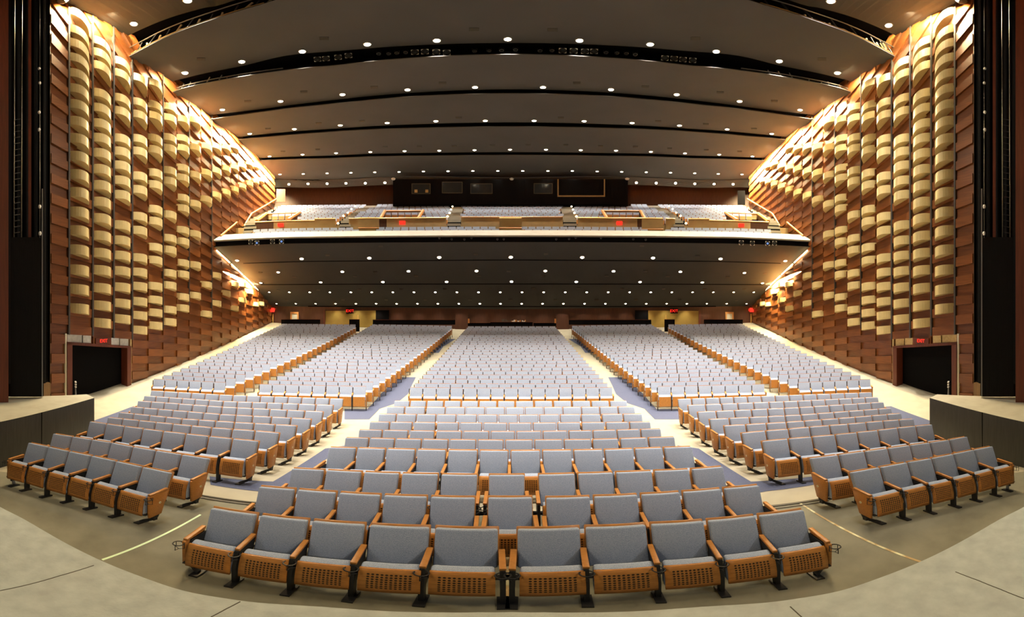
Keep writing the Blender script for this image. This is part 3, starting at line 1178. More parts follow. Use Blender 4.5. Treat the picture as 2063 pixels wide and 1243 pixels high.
def seat_meshes():
    P = {}
    w = SW
    # backrest cushion, leaning back
    b = MB()
    hw = w / 2 - .028

    def back(y0, z0, y1, z1, t, m, hw0, hw1):
        n = Vector((0, -(z1 - z0), (y1 - y0))).normalized()
        lo, hi = Vector((0, y0, z0)), Vector((0, y1, z1))
        ring = []
        for c, h in ((lo, hw0), (hi, hw1)):
            f = c + n * t
            ring += [Vector((-h, f.y, f.z)), Vector((h, f.y, f.z)), Vector((h, c.y, c.z)), Vector((-h, c.y, c.z))]
        b.hexa(ring, m)
    back(.31, .36, .485, .875, .075, M['fabric'], hw - .005, hw)
    P['backrest'] = rounded(b, 'backrest', .022, 3)
    b = MB()
    back(.315, .36, .497, .892, -.022, M['wood'], hw + .008, hw + .010)
    P['back_shell'] = rounded(b, 'back_shell', .008, 1)
    # tipped-up seat: cushion and wooden pan facing the stage
    b = MB()
    hs = w / 2 - .052
    b.hexa([(-hs, -.07, .20), (hs, -.07, .20), (hs, .07, .22), (-hs, .07, .22),
            (-hs, -.015, .548), (hs, -.015, .548), (hs, .085, .592), (-hs, .085, .592)], M['fabric'])
    P['seat_cushion'] = rounded(b, 'seat_cushion', .028, 3)
    b = MB()
    hp = w / 2 - .052
    NX, NZ = 6, 6
    front, back_ = [], []
    uvs = []
    for i in range(NZ + 1):
        t = i / NZ
        for j in range(NX + 1):
            u = j / NX
            y = -.088 + .062 * t - .022 * math.sin(math.pi * t)
            z = .19 + .365 * t
            front.append(Vector((-hp + 2 * hp * u, y, z)))
            back_.append(Vector((-hp + 2 * hp * u, y + .022, z + .008)))
            uvs.append((u, t))
    n1 = NX + 1
    N = len(front)
    fs = [(i * n1 + j, i * n1 + j + 1, (i + 1) * n1 + j + 1, (i + 1) * n1 + j) for i in range(NZ) for j in range(NX)]
    fs += [tuple(N + k for k in f[::-1]) for f in fs]
    rim = [j for j in range(n1)] + [i * n1 + NX for i in range(1, NZ + 1)] + [NZ * n1 + j for j in range(NX - 1, -1, -1)] + [i * n1 for i in range(NZ - 1, 0, -1)]
    for a, c in zip(rim, rim[1:] + rim[:1]):
        fs.append((a, N + a, N + c, c))
    b.add(front + back_, fs, M['perf'])
    me = b.mesh('seat_pan', True)
    ul = me.uv_layers.new(name='UVMap')
    allu = uvs + [(-1, -1)] * N
    for lp in me.loops:
        ul.data[lp.index].uv = allu[lp.vertex_index]
    P['seat_pan'] = me
    # armrest
    b = MB()
    b.hexa([(-.026, -.005, .578), (.026, -.005, .578), (.026, .335, .605), (-.026, .335, .605),
            (-.026, -.005, .615), (.026, -.005, .615), (.026, .335, .645), (-.026, .335, .645)], M['wood'])
    P['armrest'] = rounded(b, 'armrest', .006, 2)
    # black standard between two seats, with its foot
    b = MB()
    prof = [(-.075, 0), (.01, 0), (.03, .26), (.25, .30), (.33, .58), (-.02, .58), (-.05, .42), (-.075, .30)]
    b.prism([(-.02, y, z) for y, z in prof], (.04, 0, 0), M['black'])
    b.box((0, -.06, .012), (.085, .22, .024), M['black'])
    b.box((0, .12, .33), (.17, .05, .05), M['black'])
    P['standard'] = b.mesh('standard')
    # wooden end panel and the bent bracket foot under it
    b = MB()
    b.prism([(-.018, y, z) for y, z in ((-.03, .578), (.335, .60), (.20, .17), (-.025, .145))], (.040, 0, 0), M['wood'])
    P['end_panel'] = rounded(b, 'end_panel', .005, 1)
    b = MB()
    b.prism([(-.02, y, z) for y, z in ((.03, .17), (.18, .18), (.14, .11), (.10, .08), (.06, .08))], (.04, 0, 0), M['black'])
    b.hexa([(-.03, .05, .07), (.03, .05, .07), (.03, .12, .07), (-.03, .12, .07), (-.03, .05, .15), (.03, .05, .15), (.03, .12, .15), (-.03, .12, .15)], M['black'])
    b.hexa([(.02, .05, .05), (.14, -.04, .0), (.14, .04, .0), (.02, .12, .05), (.0, .05, .12), (.15, -.03, .05), (.15, .03, .05), (.0, .12, .12)], M['black'])
    b.box((.14, .0, .012), (.09, .20, .024), M['black'])
    P['foot_bracket'] = b.mesh('foot_bracket')
    b = MB()
    b.lathe([(.022, 0), (.022, .006), (.012, .008)], M['ivory'], 16, Matrix.Rotation(math.radians(90), 4, 'Y'))
    b.lathe([(.008, .0), (.008, .010)], M['seam'], 10, Matrix.Rotation(math.radians(90), 4, 'Y'))
    P['number_plaque'] = b.mesh('number_plaque')
    # wire cup holder
    b = MB()
    ring = [Vector((.054 * math.cos(a), -.06 + .054 * math.sin(a), .55)) for a in [2 * math.pi * k / 18 for k in range(18)]]
    b.tube(ring, .0075, M['black'], 6, True)
    for a in (.5, 2.6, 4.7):
        x, y = .054 * math.cos(a), -.06 + .054 * math.sin(a)
        b.tube([(x, y, .55), (x, y, .46), (0, -.06, .455)], .005, M['black'], 5)
    b.tube([(0, -.01, .54), (0, .03, .55)], .006, M['black'], 6)
    P['cup_holder'] = b.mesh('cup_holder')
    return P


PM = seat_meshes()


def make_seat(name, left_end, right_end, last, cups):
    """left/right as seen from the stage"""
    t = bpy.data.objects.new(name, None)
    COL.objects.link(t)
    t.empty_display_size = .1
    link('backrest', PM['backrest'], t)
    link('back_shell', PM['back_shell'], t)
    link('seat_cushion', PM['seat_cushion'], t)
    link('seat_pan', PM['seat_pan'], t)
    sides = [(-1, left_end, True)] + ([(1, right_end, True)] if last else [])
    for s, end, _ in sides:
        x = s * SW / 2
        a = link('armrest', PM['armrest'], t)
        a.location = (x, 0, 0)
        if end:
            e = link('end_panel', PM['end_panel'], t)
            e.location = (x + s * .006, 0, 0)
            q = link('number_plaque', PM['number_plaque'], e)
            q.location = (s * .018, .17, .41)
            if s < 0:
                q.rotation_euler = (0, 0, math.pi)
            f = link('foot_bracket', PM['foot_bracket'], t)
            f.location = (x, 0, 0)
            if s > 0:
                f.rotation_euler = (0, 0, 0)
                f.scale = (-1, 1, 1)
            k = link('standard', PM['standard'], t)
            k.location = (x - s * .032, .06, .20)
            k.scale = (.6, .75, .65)
        else:
            k = link('standard', PM['standard'], t)
            k.location = (x, 0, 0)
        if cups:
            c = link('cup_holder', PM['cup_holder'], t)
            c.location = (x + (s * .04 if end else 0), 0, 0)
    return t


def dup(root):
    r = root.copy()
    COL.objects.link(r)
    for ch in list(root.children):
        c = ch.copy()
        COL.objects.link(c)
        c.parent = r
        for g in ch.children:
            h = g.copy()
            COL.objects.link(h)
            h.parent = c
    return r


PROTO = {}


def get_seat(*key):
    if key not in PROTO:
        PROTO[key] = make_seat('theatre_seat', *key)
        return PROTO[key]
    return dup(PROTO[key])


ROWS = {}
ROWS['C1'] = ([426.5, 525.0, 628.5, 742.5, 872.5, 1010.0], [1020.0, 1034.5, 1045.5, 1053.6, 1059.0, 1062.0])
ROWS['C1b'] = ([1036.0, 1172.3, 1304.0, 1418.7, 1521.7, 1618.0], [1062.0, 1059.0, 1053.0, 1046.0, 1036.0, 1024.0])
ROWS['C2'] = ([523.0, 600.0, 683.0, 772.0, 865.5, 962.0], [978.0, 984.0, 990.0, 995.0, 998.0, 1000.0])
ROWS['C2m'] = ([979.5, 1076.0], [999.5, 999.0])
ROWS['C2b'] = ([1095.0, 1191.0, 1286.0, 1370.0, 1452.5, 1528.0], [1000.5, 998.0, 994.0, 989.0, 982.5, 975.5])
ROWS['C3'] = ([589.0, 658.0, 733.7, 809.0, 887.0, 966.0], [942.0, 945.4, 949.2, 952.0, 953.7, 955.0])
ROWS['C3m'] = ([982.0, 1060.0], [955.0, 954.5])
ROWS['C3b'] = ([1081.0, 1160.0, 1236.0, 1313.4, 1388.0, 1455.0], [954.3, 952.4, 950.0, 947.0, 944.0, 938.5])
ROWS['C4'] = ([664.0, 721.5, 780.0, 840.3, 902.0, 965.0, 1026.5, 1090.0, 1152.5, 1214.5, 1275.0, 1333.0, 1393.0], [899.5, 900.8, 902.3, 903.8, 904.7, 905.5, 906.3, 905.7, 905.1, 904.3, 902.2, 900.1, 898.0])
ROWS['C5'] = ([696.0, 746.0, 798.0, 852.0, 905.7, 961.3, 1016.0, 1074.6, 1133.8, 1191.0, 1246.0, 1303.0, 1359.0], [880.5, 881.5, 882.7, 883.8, 884.4, 884.9, 885.4, 885.1, 884.6, 884.1, 882.5, 880.7, 879.0])
ROWS['C6'] = ([723.1, 773.0, 825.0, 877.9, 932.6, 987.3, 1038.8, 1091.6, 1143.6, 1192.0, 1240.5, 1288.0, 1331.0], [865.0, 865.8, 866.7, 867.5, 867.9, 868.2, 868.4, 867.9, 867.4, 866.7, 865.4, 864.1, 863.0])
ROWS['C7'] = ([745.0, 787.3, 833.1, 879.7, 926.3, 972.9, 1023.2, 1071.9, 1121.2, 1169.6, 1218.0, 1265.6, 1310.4], [849.3, 849.7, 850.1, 850.5, 850.9, 851.3, 851.7, 851.4, 851.0, 850.5, 850.1, 849.7, 849.3])
ROWS['C8'] = ([763.5, 800.8, 841.1, 880.6, 920.9, 962.2, 1003.4, 1044.1, 1085.3, 1126.6, 1168.7, 1210.0, 1253.0, 1293.4], [833.5, 833.7, 834.0, 834.3, 834.6, 834.8, 835.1, 835.2, 834.9, 834.6, 834.2, 833.9, 833.6, 833.3])
ROWS['C9'] = ([779.8, 817.8, 859.1, 899.4, 938.9, 978.3, 1018.1, 1056.3, 1094.3, 1132.0, 1169.3, 1206.0, 1242.8, 1278.1], [819.0, 819.2, 819.4, 819.6, 819.8, 820.0, 820.2, 820.1, 819.9, 819.6, 819.4, 819.2, 818.9, 818.7])
ROWS['C10'] = ([794.5, 827.3, 860.5, 895.3, 929.9, 964.9, 1002.0, 1037.9, 1075.5, 1113.5, 1151.1, 1189.3, 1226.5, 1262.9], [807.0, 807.1, 807.2, 807.3, 807.5, 807.6, 807.7, 807.8, 807.6, 807.5, 807.4, 807.3, 807.1, 807.0])
ROWS['L1'] = ([61.0, 102.0, 143.0, 188.7, 237.8, 292.0, 352.0], [891.0, 899.5, 908.5, 917.5, 928.0, 939.7, 952.3])
ROWS['L2'] = ([110.0, 149.5, 188.7, 228.5, 272.0, 318.0, 370.3, 428.0], [873.0, 879.0, 885.0, 891.0, 899.5, 906.8, 914.8, 923.5])
ROWS['L3'] = ([183.0, 217.0, 253.5, 291.0, 331.6, 377.0, 423.5, 471.0, 525.0], [848.2, 853.0, 857.9, 862.9, 868.0, 873.0, 878.0, 882.8, 888.0])
ROWS['L4'] = ([219.0, 250.0, 282.5, 316.7, 351.0, 388.0, 428.7, 470.5, 516.5, 566.0], [840.0, 843.1, 846.4, 849.9, 853.4, 856.9, 860.7, 863.7, 867.0, 871.6])
ROWS['L5'] = ([241.0, 272.3, 304.3, 337.0, 369.0, 402.5, 436.7, 474.5, 514.5, 556.7, 600.5], [830.0, 833.1, 836.4, 839.7, 843.0, 845.2, 847.5, 850.0, 852.2, 854.6, 857.0])
ROWS['L6'] = ([265.5, 292.0, 321.0, 351.0, 380.7, 412.7, 444.6, 477.4, 511.6, 549.4, 588.7, 629.5], [819.0, 821.1, 823.6, 826.1, 828.6, 831.3, 834.0, 835.7, 837.5, 839.4, 841.4, 843.5])
ROWS['L7'] = ([279.0, 307.2, 334.0, 362.5, 391.0, 420.0, 450.0, 479.6, 511.6, 545.8, 580.7, 616.3, 653.5], [807.0, 809.0, 811.0, 813.1, 815.2, 817.3, 819.5, 820.9, 822.4, 824.0, 825.6, 827.3, 829.0])
ROWS['L8'] = ([291.7, 316.7, 342.9, 369.8, 395.9, 423.6, 451.9, 480.3, 510.2, 540.0, 571.2, 603.2, 638.8, 673.7], [797.0, 798.7, 800.5, 802.3, 804.1, 806.0, 808.0, 809.0, 810.1, 811.1, 812.2, 813.3, 814.6, 815.8])
ROWS['L9'] = ([305.0, 332.8, 360.5, 388.2, 416.0, 443.8, 471.5, 499.2, 527.0, 554.8, 582.5, 610.2, 638.0, 665.8, 693.5], [786.5, 788.1, 789.8, 791.4, 793.1, 794.7, 796.0, 796.8, 797.7, 798.6, 799.5, 800.4, 801.3, 802.1, 803.0])
ROWS['R1'] = ([1706.0, 1768.0, 1823.8, 1872.4, 1916.0, 1958.0, 1996.0], [951.3, 940.5, 930.5, 922.5, 914.0, 905.5, 898.3])
ROWS['R2'] = ([1625.5, 1685.0, 1737.6, 1784.5, 1829.3, 1869.6, 1908.8, 1945.0], [922.7, 915.5, 908.5, 902.5, 896.3, 891.0, 885.5, 879.0])
ROWS['R3'] = ([1531.0, 1585.0, 1633.0, 1680.0, 1724.0, 1766.0, 1805.5, 1842.5, 1876.0], [888.0, 883.0, 879.0, 875.0, 870.5, 866.0, 861.2, 857.5, 854.3])
ROWS['R4'] = ([1490.0, 1540.0, 1585.8, 1628.0, 1668.7, 1705.8, 1742.0, 1776.3, 1809.0, 1839.0], [871.6, 867.2, 863.5, 859.5, 856.5, 853.5, 850.5, 847.5, 845.0, 843.0])
ROWS['R5'] = ([1455.5, 1500.0, 1541.5, 1582.0, 1618.0, 1653.0, 1687.0, 1720.0, 1754.0, 1785.0, 1814.0], [857.0, 854.6, 852.2, 850.0, 847.4, 844.9, 842.4, 839.8, 836.9, 834.3, 832.0])
ROWS['R6'] = ([1426.5, 1466.5, 1507.2, 1545.0, 1579.5, 1612.0, 1645.4, 1677.4, 1708.0, 1737.8, 1766.9, 1794.0], [844.0, 842.1, 840.2, 838.5, 836.8, 835.3, 832.8, 830.3, 828.0, 825.7, 823.5, 821.5])
ROWS['R7'] = ([1403.0, 1440.3, 1477.4, 1511.6, 1544.3, 1577.7, 1608.0, 1637.4, 1668.0, 1697.0, 1725.4, 1752.3, 1779.0], [829.5, 827.9, 826.3, 824.8, 823.3, 821.8, 820.5, 818.6, 816.6, 814.7, 812.9, 811.2, 809.5])
ROWS['R8'] = ([1383.5, 1419.2, 1452.0, 1484.0, 1516.0, 1547.2, 1577.0, 1605.5, 1632.3, 1660.0, 1687.6, 1714.5, 1740.7, 1768.0], [816.0, 814.6, 813.4, 812.2, 810.9, 809.7, 808.6, 807.5, 806.2, 804.8, 803.4, 802.1, 800.8, 799.5])
ROWS['R9'] = ([1363.5, 1391.5, 1419.5, 1447.5, 1475.5, 1503.5, 1531.5, 1559.5, 1587.5, 1615.5, 1643.5, 1671.5, 1699.5, 1727.5, 1755.5], [803.5, 802.6, 801.6, 800.7, 799.7, 798.8, 797.8, 796.9, 795.9, 794.9, 793.9, 792.9, 791.9, 791.0, 790.0])


BLOCKS = {
    'centre': [['C1', 'C1b'], ['C2', 'C2m', 'C2b'], ['C3', 'C3m', 'C3b'], ['C4'], ['C5'], ['C6'], ['C7'], ['C8'], ['C9'], ['C10']],
    'left': [['L%d' % i] for i in range(1, 10)],
    'right': [['R%d' % i] for i in range(1, 10)],
}
DEPTH = {'C5': .80, 'C6': .74, 'C7': .80, 'C8': .9}
n_seat = 0
for blk, rows in BLOCKS.items():
    for ri, runs in enumerate(rows):
        total = sum(len(ROWS[r][0]) - 1 for r in runs)
        idx = 0
        for qi, rn in enumerate(runs):
            xs, ys = ROWS[rn]
            B = [at_z(x, y, .895) for x, y in zip(xs, ys)]
            n = len(B) - 1
            for i in range(n):
                a, b = B[i], B[i + 1]
                ex = (b - a)
                ex.z = 0
                W = ex.length
                ex.normalize()
                ey = Vector((-ex.y, ex.x, 0))
                ky = DEPTH.get(rn, 1.0)
                if blk != 'centre':
                    ky = .82 if ri > 1 else .95
                first_end = i == 0 and qi == 0
                last_end = i == n - 1 and qi == len(runs) - 1
                le = first_end
                re_ = last_end
                cups = ri == 0 or (ri < 3 and blk == 'centre' and i in (n - 1,) and qi < len(runs) - 1)
                s = get_seat(le, re_, i == n - 1, cups)
                # the seats of the splayed rows face the stage rather than the centre
                al = math.degrees(math.atan2(ex.y, ex.x))
                if blk == 'centre':
                    dl = al * (.38, .55, .75)[ri] if ri < 3 else al
                else:
                    dl = al - math.copysign((abs(al) - 31) * .8, al)
                dl = math.radians(max(-26, min(26, dl)))
                ed = ex * math.sin(dl) + ey * math.cos(dl)
                o = (a + b) / 2 - ed * (.49 * ky)
                base = .012 if (ri < (3 if blk == 'centre' else 2)) else .004
                s.location = (o.x, o.y, base)
                s.rotation_euler = (0, 0, math.atan2(ex.y, ex.x))
                s.scale = (W / SW, ky, 1)
                sh = Matrix(((1, ky * math.sin(dl) / (W / SW), 0, 0), (0, math.cos(dl), 0, 0), (0, 0, 1, 0), (0, 0, 0, 1)))
                for ch in s.children:
                    ch.matrix_parent_inverse = sh
                idx += 1
                if blk == 'centre':
                    sd, k = ('left', idx) if idx <= (total + 1) // 2 else ('right', total - idx + 1)
                    lab = 'blue-grey theatre seat, %s from the %s end in the %s row of the centre block' % (ORD[k], sd, ORD[ri + 1])
                else:
                    k, sd = (total - idx + 1, 'centre aisle') if blk == 'left' else (idx, 'centre aisle')
                    if k > (total + 1) // 2:
                        k, sd = total - k + 1, 'outer end'
                    lab = 'blue-grey theatre seat, %s from the %s in the %s row, %s block' % (ORD[k], sd, ORD[ri + 1], blk)
                tag(s, lab, 'seat', 'theatre seats in the front %s block' % blk)
                n_seat += 1

# the rows further back and in the balcony: past three hundred, one mass of seats
mass = MB()


def mini_seat(c, ex, ey, W, ky, le, re_, tipped=True, back_h=.89, wood=True):
    def T(x, y, z):
        return c + ex * (x * W) + ey * (y * ky) + Vector((0, 0, z))

    def hx(x0, x1, q0, q1, m):
        # q = (y front, z front, y back, z back) for bottom and top
        mass.hexa([T(x0, q0[0], q0[1]), T(x1, q0[0], q0[1]), T(x1, q0[2], q0[3]), T(x0, q0[2], q0[3]),
                   T(x0, q1[0], q1[1]), T(x1, q1[0], q1[1]), T(x1, q1[2], q1[3]), T(x0, q1[2], q1[3])], m)
    hx(-.44, .44, (.24, .38, .31, .36), (.41, back_h - .01, .48, back_h - .02), M['fabric'])
    hx(-.447, .447, (.31, .34, .33, .34), (.475, back_h - .004, .490, back_h - .006), M['wood'])
    hx(-.53, -.47, (.27, .10, .32, .10), (.41, back_h - .06, .45, back_h - .06), M['black'])  # black filler added between the backs to keep the gaps dark
    hx(-.42, .42, (-.07, .2, .08, .22), (-.01, .55, .13, .60), M['fabric'])
    hx(-.42, .42, (-.09, .19, -.07, .19), (-.03, .55, -.01, .55), M['wood'])
    for s in (-.5, .5):
        if s > 0 and not re_:
            continue
        hx(s - .045, s + .045, (0, .58, .32, .60), (0, .62, .32, .645), M['wood'])
        end = le if s < 0 else re_
        if end:
            hx(s - .035, s + .035, (.02, .14, .2, .16), (.0, .58, .33, .60), M['wood'])
            hx(s - .035, s + .035, (.05, .0, .15, .0), (.05, .14, .15, .15), M['black'])
        else:
            hx(s - .035, s + .035, (-.02, .0, .1, .0), (.02, .58, .25, .58), M['black'])


def on_rake(x, y):
    """point of the back tops on the raked floor seen at picture x, y"""
    r = 12.0
    th, ph = (x - CX) / FPX, (CY - y) / FPX
    lo, hi_ = 6.0, 40.0
    for _ in range(50):
        r = (lo + hi_) / 2
        p = Vector((r * math.sin(th), r * math.cos(th), 0))
        z = floor_z((p - RC).length) + .89
        if math.atan2(z - EYE, r) < ph:
            lo = r
        else:
            hi_ = r
    return Vector((r * math.sin(th), r * math.cos(th), floor_z((p - RC).length)))


#        front left, front right, rear left, rear right (picture points of the back tops), seats in front row
SECT = [
    ((308.9, 760.5), (456, 768), (567.5, 651), (717, 652.5)),
    ((522.5, 771.8), (739, 776.3), (749, 652), (911, 655)),
    ((825, 778.8), (1234.5, 778.8), (942, 656.2), (1119.5, 656.2)),
    ((2063 - 739, 776.3), (2063 - 522.5, 771.8), (2063 - 911, 655), (2063 - 749, 652)),
    ((2063 - 456, 768), (2063 - 308.9, 761), (2063 - 717, 652.5), (2063 - 567.5, 651)),
]
NR = 25
for fl_, fr_, bl_, br_ in SECT:
    a0, a1, b0, b1 = on_rake(*fl_), on_rake(*fr_), on_rake(*bl_), on_rake(*br_)

    def pol(p):
        d = p - RC
        return math.atan2(d.x, d.y), math.hypot(d.x, d.y)
    for k in range(NR):
        t = k / (NR - 1)
        # the aisle edges are straight lines in plan
        l, r_ = a0.lerp(b0, t), a1.lerp(b1, t)
        (tl, Rl), (tr, Rr) = pol(l), pol(r_)
        arc = (tr - tl) * (Rl + Rr) / 2
        n = max(3, round(arc / .50) + (k % 2))
        for i in range(n):
            ang0 = tl + (tr - tl) * i / n
            ang1 = tl + (tr - tl) * (i + 1) / n
            am = (ang0 + ang1) / 2
            Rm = Rl + (Rr - Rl) * (i + .5) / n
            er = Vector((math.sin(am), math.cos(am), 0))
            ex = Vector((er.y, -er.x, 0))
            W = (ang1 - ang0) * Rm
            ky = .78
            base = RC + er * (Rm - .49 * ky)
            base.z = floor_z(Rm - .25)
            mini_seat(base, ex, er, W, ky, i == 0, i == n - 1)


def balcony_row(off, z, gaps, x0, x1, h=.89):
    """one curved row, off metres behind the balcony front; gaps = picture ranges left free for stairs and boxes"""
    P = radial(F0, off)
    pts = [p for p in P]
    # walk the curve in steps of one seat
    acc = [0.0]
    for a, b in zip(pts, pts[1:]):
        acc.append(acc[-1] + (b.xy - a.xy).length)
    n = int(acc[-1] / .55)

    def at(s):
        for i in range(len(acc) - 1):
            if s <= acc[i + 1]:
                return pts[i].lerp(pts[i + 1], (s - acc[i]) / (acc[i + 1] - acc[i]))
        return pts[-1]
    for i in range(n):
        a, b = at(acc[-1] * i / n), at(acc[-1] * (i + 1) / n)
        m_ = (a + b) / 2
        px = CX + FPX * math.atan2(m_.x, m_.y)
        if px < x0 or px > x1 or any(g0 < px < g1 for g0, g1 in gaps):
            continue
        ex = (b - a)
        ex.z = 0
        W = ex.length
        ex.normalize()
        ey = Vector((-ex.y, ex.x, 0))
        m_.z = z
        mini_seat(m_, ex, ey, W, .8, False, False, back_h=h)


def sym(g):
    return g + [(2063 - b, 2063 - a) for a, b in g]


balcony_row(1.55, 8.86, sym([(717, 763)]) + [(1005, 1052)], 507, 1556)
balcony_row(2.5, 9.30, sym([(717, 763)]) + [(1005, 1052)], 510, 1553)
for k in range(NT):
    t = k / (NT - 1)
    g = [(905 + 10 * t, 930 + 6 * t), (1031.5 - 1, 1031.5 - 1)]
    g = [(900 + 13 * t, 928 + 7 * t), (679 + 62 * t, 702 + 61 * t)]
    if k <= 2:
        g += [(772, 850), (533, 604)]
    if k >= NT - 2:
        g += [(790, 1032)]
    balcony_row(T0 + .35 + TP * k, TZ0 + TR * k, sym(g), 540 + 26 * t, 1523 - 26 * t)
ms = mass.build('seat_rows', fix=False)
tag(ms, 'mass of pale grey theatre seats filling the rear stalls and the balcony', 'seats', None, 'stuff')

# ------------------------------------------------------------------ balcony: parapets, boxes, stairs, booth
def off_px(x, off):
    """range of the curve `off` metres behind the balcony front in the direction of picture column x"""
    th = (x - CX) / FPX
    best = None
    for a, b in zip(F0, F0[1:]):
        t0, t1 = math.atan2(a.x, a.y), math.atan2(b.x, b.y)
        if min(t0, t1) <= th <= max(t0, t1):
            u = (th - t0) / (t1 - t0)
            q = a.lerp(b, u)
            best = math.hypot(q.x, q.y)
    return (best or 20.0) + off


def at_off(x, off, z):
    th = (x - CX) / FPX
    r = off_px(x, off)
    return Vector((r * math.sin(th), r * math.cos(th), z))


def parapet(x0, x1, z0, z1, m, off=3.2, name='wall_parapet', cap=M['orail'], th=.12):
    mb = MB()
    n = max(2, int((x1 - x0) / 14) + 1)
    xs = [x0 + (x1 - x0) * i / n for i in range(n + 1)]
    A = [at_off(x, off, z0) for x in xs]
    B = [at_off(x, off, z1) for x in xs]
    C = [at_off(x, off + th, z1) for x in xs]
    D = [at_off(x, off + th, z0) for x in xs]
    mb.strip(A, B, m)
    mb.strip(B, C, m)
    mb.strip(C, D, m)
    mb.add([A[0], B[0], C[0], D[0], A[-1], B[-1], C[-1], D[-1]], [(0, 1, 2, 3), (4, 5, 6, 7)], m)
    if cap:
        mb.tube([p + Vector((0, 0, .04)) for p in B], .06, cap, 6)
    return struct(mb.build(name))


ZP = 10.95
for sgn in (0, 1):
    mx = (lambda a, b: (a, b)) if not sgn else (lambda a, b: (2063 - b, 2063 - a))
    for a, b, m in ((514, 551, 'rearwood'), (551, 592, 'tan'), (592, 634, 'tan'), (634, 676, 'tan'), (703, 722, 'tan'), (764, 779, 'rearwood'), (779, 838, 'tan'), (838, 862, 'tan'), (862, 899, 'tan')):
        parapet(*mx(a, b), 8.9, ZP if a > 600 else ZP - .12, M[m], cap=M['brass'])
parapet(929, 1134, 8.9, 11.0, M['tan'])

# solid tan boxes standing in the parapet
def tan_box(x0, x1, y0, y1, off, label, tall):
    mb = MB()
    zs = slab_px(mb, x0, x1, y0, y1, off_px(x0, off), M['tan'], .9, off_px(x1, off))
    t = thing('followspot_box', label, 'box', at_off((x0 + x1) / 2, off, zs[0]))
    inv = Matrix.Translation(-t.location)
    mb.v = [tuple(inv @ Vector(v)) for v in mb.v]
    mb.build('box_front', t)
    c = MB()
    a, b = at_r(x0, y0, off_px(x0, off)), at_r(x1, y0, off_px(x1, off))
    c.tube([inv @ Vector((a.x, a.y, zs[1] + .03)), inv @ Vector((b.x, b.y, zs[1] + .03))], .06, M['brass'], 6)
    c.build('top_rail', t)
    k = MB()
    a, b = at_r(x0, y1, off_px(x0, off) - .03), at_r(x1, y1, off_px(x1, off) - .03)
    k.tube([inv @ Vector((a.x, a.y, zs[0] + .06)), inv @ Vector((b.x, b.y, zs[0] + .06))], .05, M['orail'], 6)
    k.build('base_rail', t)


tan_box(722, 763.5, 440.5, 461.5, 2.0, 'tan panelled box in the balcony parapet, left of the middle stairs', 1)
tan_box(1006, 1051, 440.5, 461.5, 2.0, 'tan panelled box at the centre of the balcony parapet', 1)
tan_box(1293, 1336, 441, 464, 2.0, 'tan panelled box in the balcony parapet, right of the middle stairs', 1)

# the sunken entrances cut into the upper rows
def vomitory(x0, x1, xb0, xb1, y0, y1, yb, nm):
    off0, off1 = 3.4, 7.2
    mb = MB()
    za = 11.0
    slab_px(mb, xb0, xb1, yb, y1 + 4, off_px(xb0, off1), M['tan'], .15, off_px(xb1, off1))
    zb = EYE + off_px(xb0, off1) * math.tan((CY - yb) / FPX)
    for xa, xb in ((x0, xb0), (x1, xb1)):
        p, q = at_off(xa, off0, za), at_off(xb, off1, zb)
        d = Vector((.12, 0, 0))
        mb.hexa([Vector((p.x, p.y, 9.0)), Vector((q.x, q.y, 9.0)), Vector((q.x, q.y, 9.0)) + d, Vector((p.x, p.y, 9.0)) + d, p, q, q + d, p + d], M['rearwood'])
        mb.tube([p + Vector((.06, 0, .03)), q + Vector((.06, 0, .03))], .13, M['orail'], 6)
    mb.tube([at_off(xb0, off1, zb), at_off(xb1, off1, zb)], .09, M['orail'], 6)
    mb.add([at_off(x0, off0, 8.95), at_off(x1, off0, 8.95), at_off(xb1, off1, 8.95), at_off(xb0, off1, 8.95)], [(0, 1, 2, 3)], M['cream'])
    struct(mb.build('wall_entrance'))


for sgn in (0, 1):
    f = (lambda x: x) if not sgn else (lambda x: 2063 - x)
    vomitory(f(765), f(841), f(774), f(851), 440, 441, 425.5, '')
    vomitory(f(516), f(580), f(536), f(603), 445, 446, 431, '')

# stairs of the upper tier
def stair(xf, xr, w0, w1, name):
    mb = MB()
    steps = []
    for j in range(4):
        steps.append((2.3 + .26 * j, 8.95 + .39 * j, 8.95 + .39 * (j + 1)))
    for k in range(NT):
        z = TZ0 + TR * k
        steps.append((T0 - .03 + TP * k, z, z + TR))
    for j, (off, z0, z1) in enumerate(steps):
        t = max(0.0, (off - 2.3) / (T0 + TP * NT - 2.3))
        xc = xf + (xr - xf) * t
        hw = (w0 + (w1 - w0) * t) / 2
        d = .27 if j < 4 else TP
        a, b = at_off(xc - hw, off, z0), at_off(xc + hw, off, z0)
        c, e = at_off(xc + hw, off + d, z0), at_off(xc - hw, off + d, z0)
        zm = z0 + (z1 - z0) * .5
        lift = lambda q, z: Vector((q.x, q.y, z))
        mb.add([lift(a, z0), lift(b, z0), lift(b, zm), lift(a, zm)], [(0, 1, 2, 3)], M['void'])
        mb.add([lift(a, zm), lift(b, zm), lift(b, z1), lift(a, z1)], [(0, 1, 2, 3)], M['white'])
        mb.add([lift(a, z1), lift(b, z1), lift(c, z1), lift(e, z1)], [(0, 1, 2, 3)], M['white'])
    struct(mb.build(name))


for sgn in (0, 1):
    f = (lambda x: x) if not sgn else (lambda x: 2063 - x)
    stair(f(914), f(924), 27, 22, 'floor_stair')
    stair(f(691), f(752), 22, 22, 'floor_stair')
    stair(f(500), f(556), 26, 12, 'floor_stair')

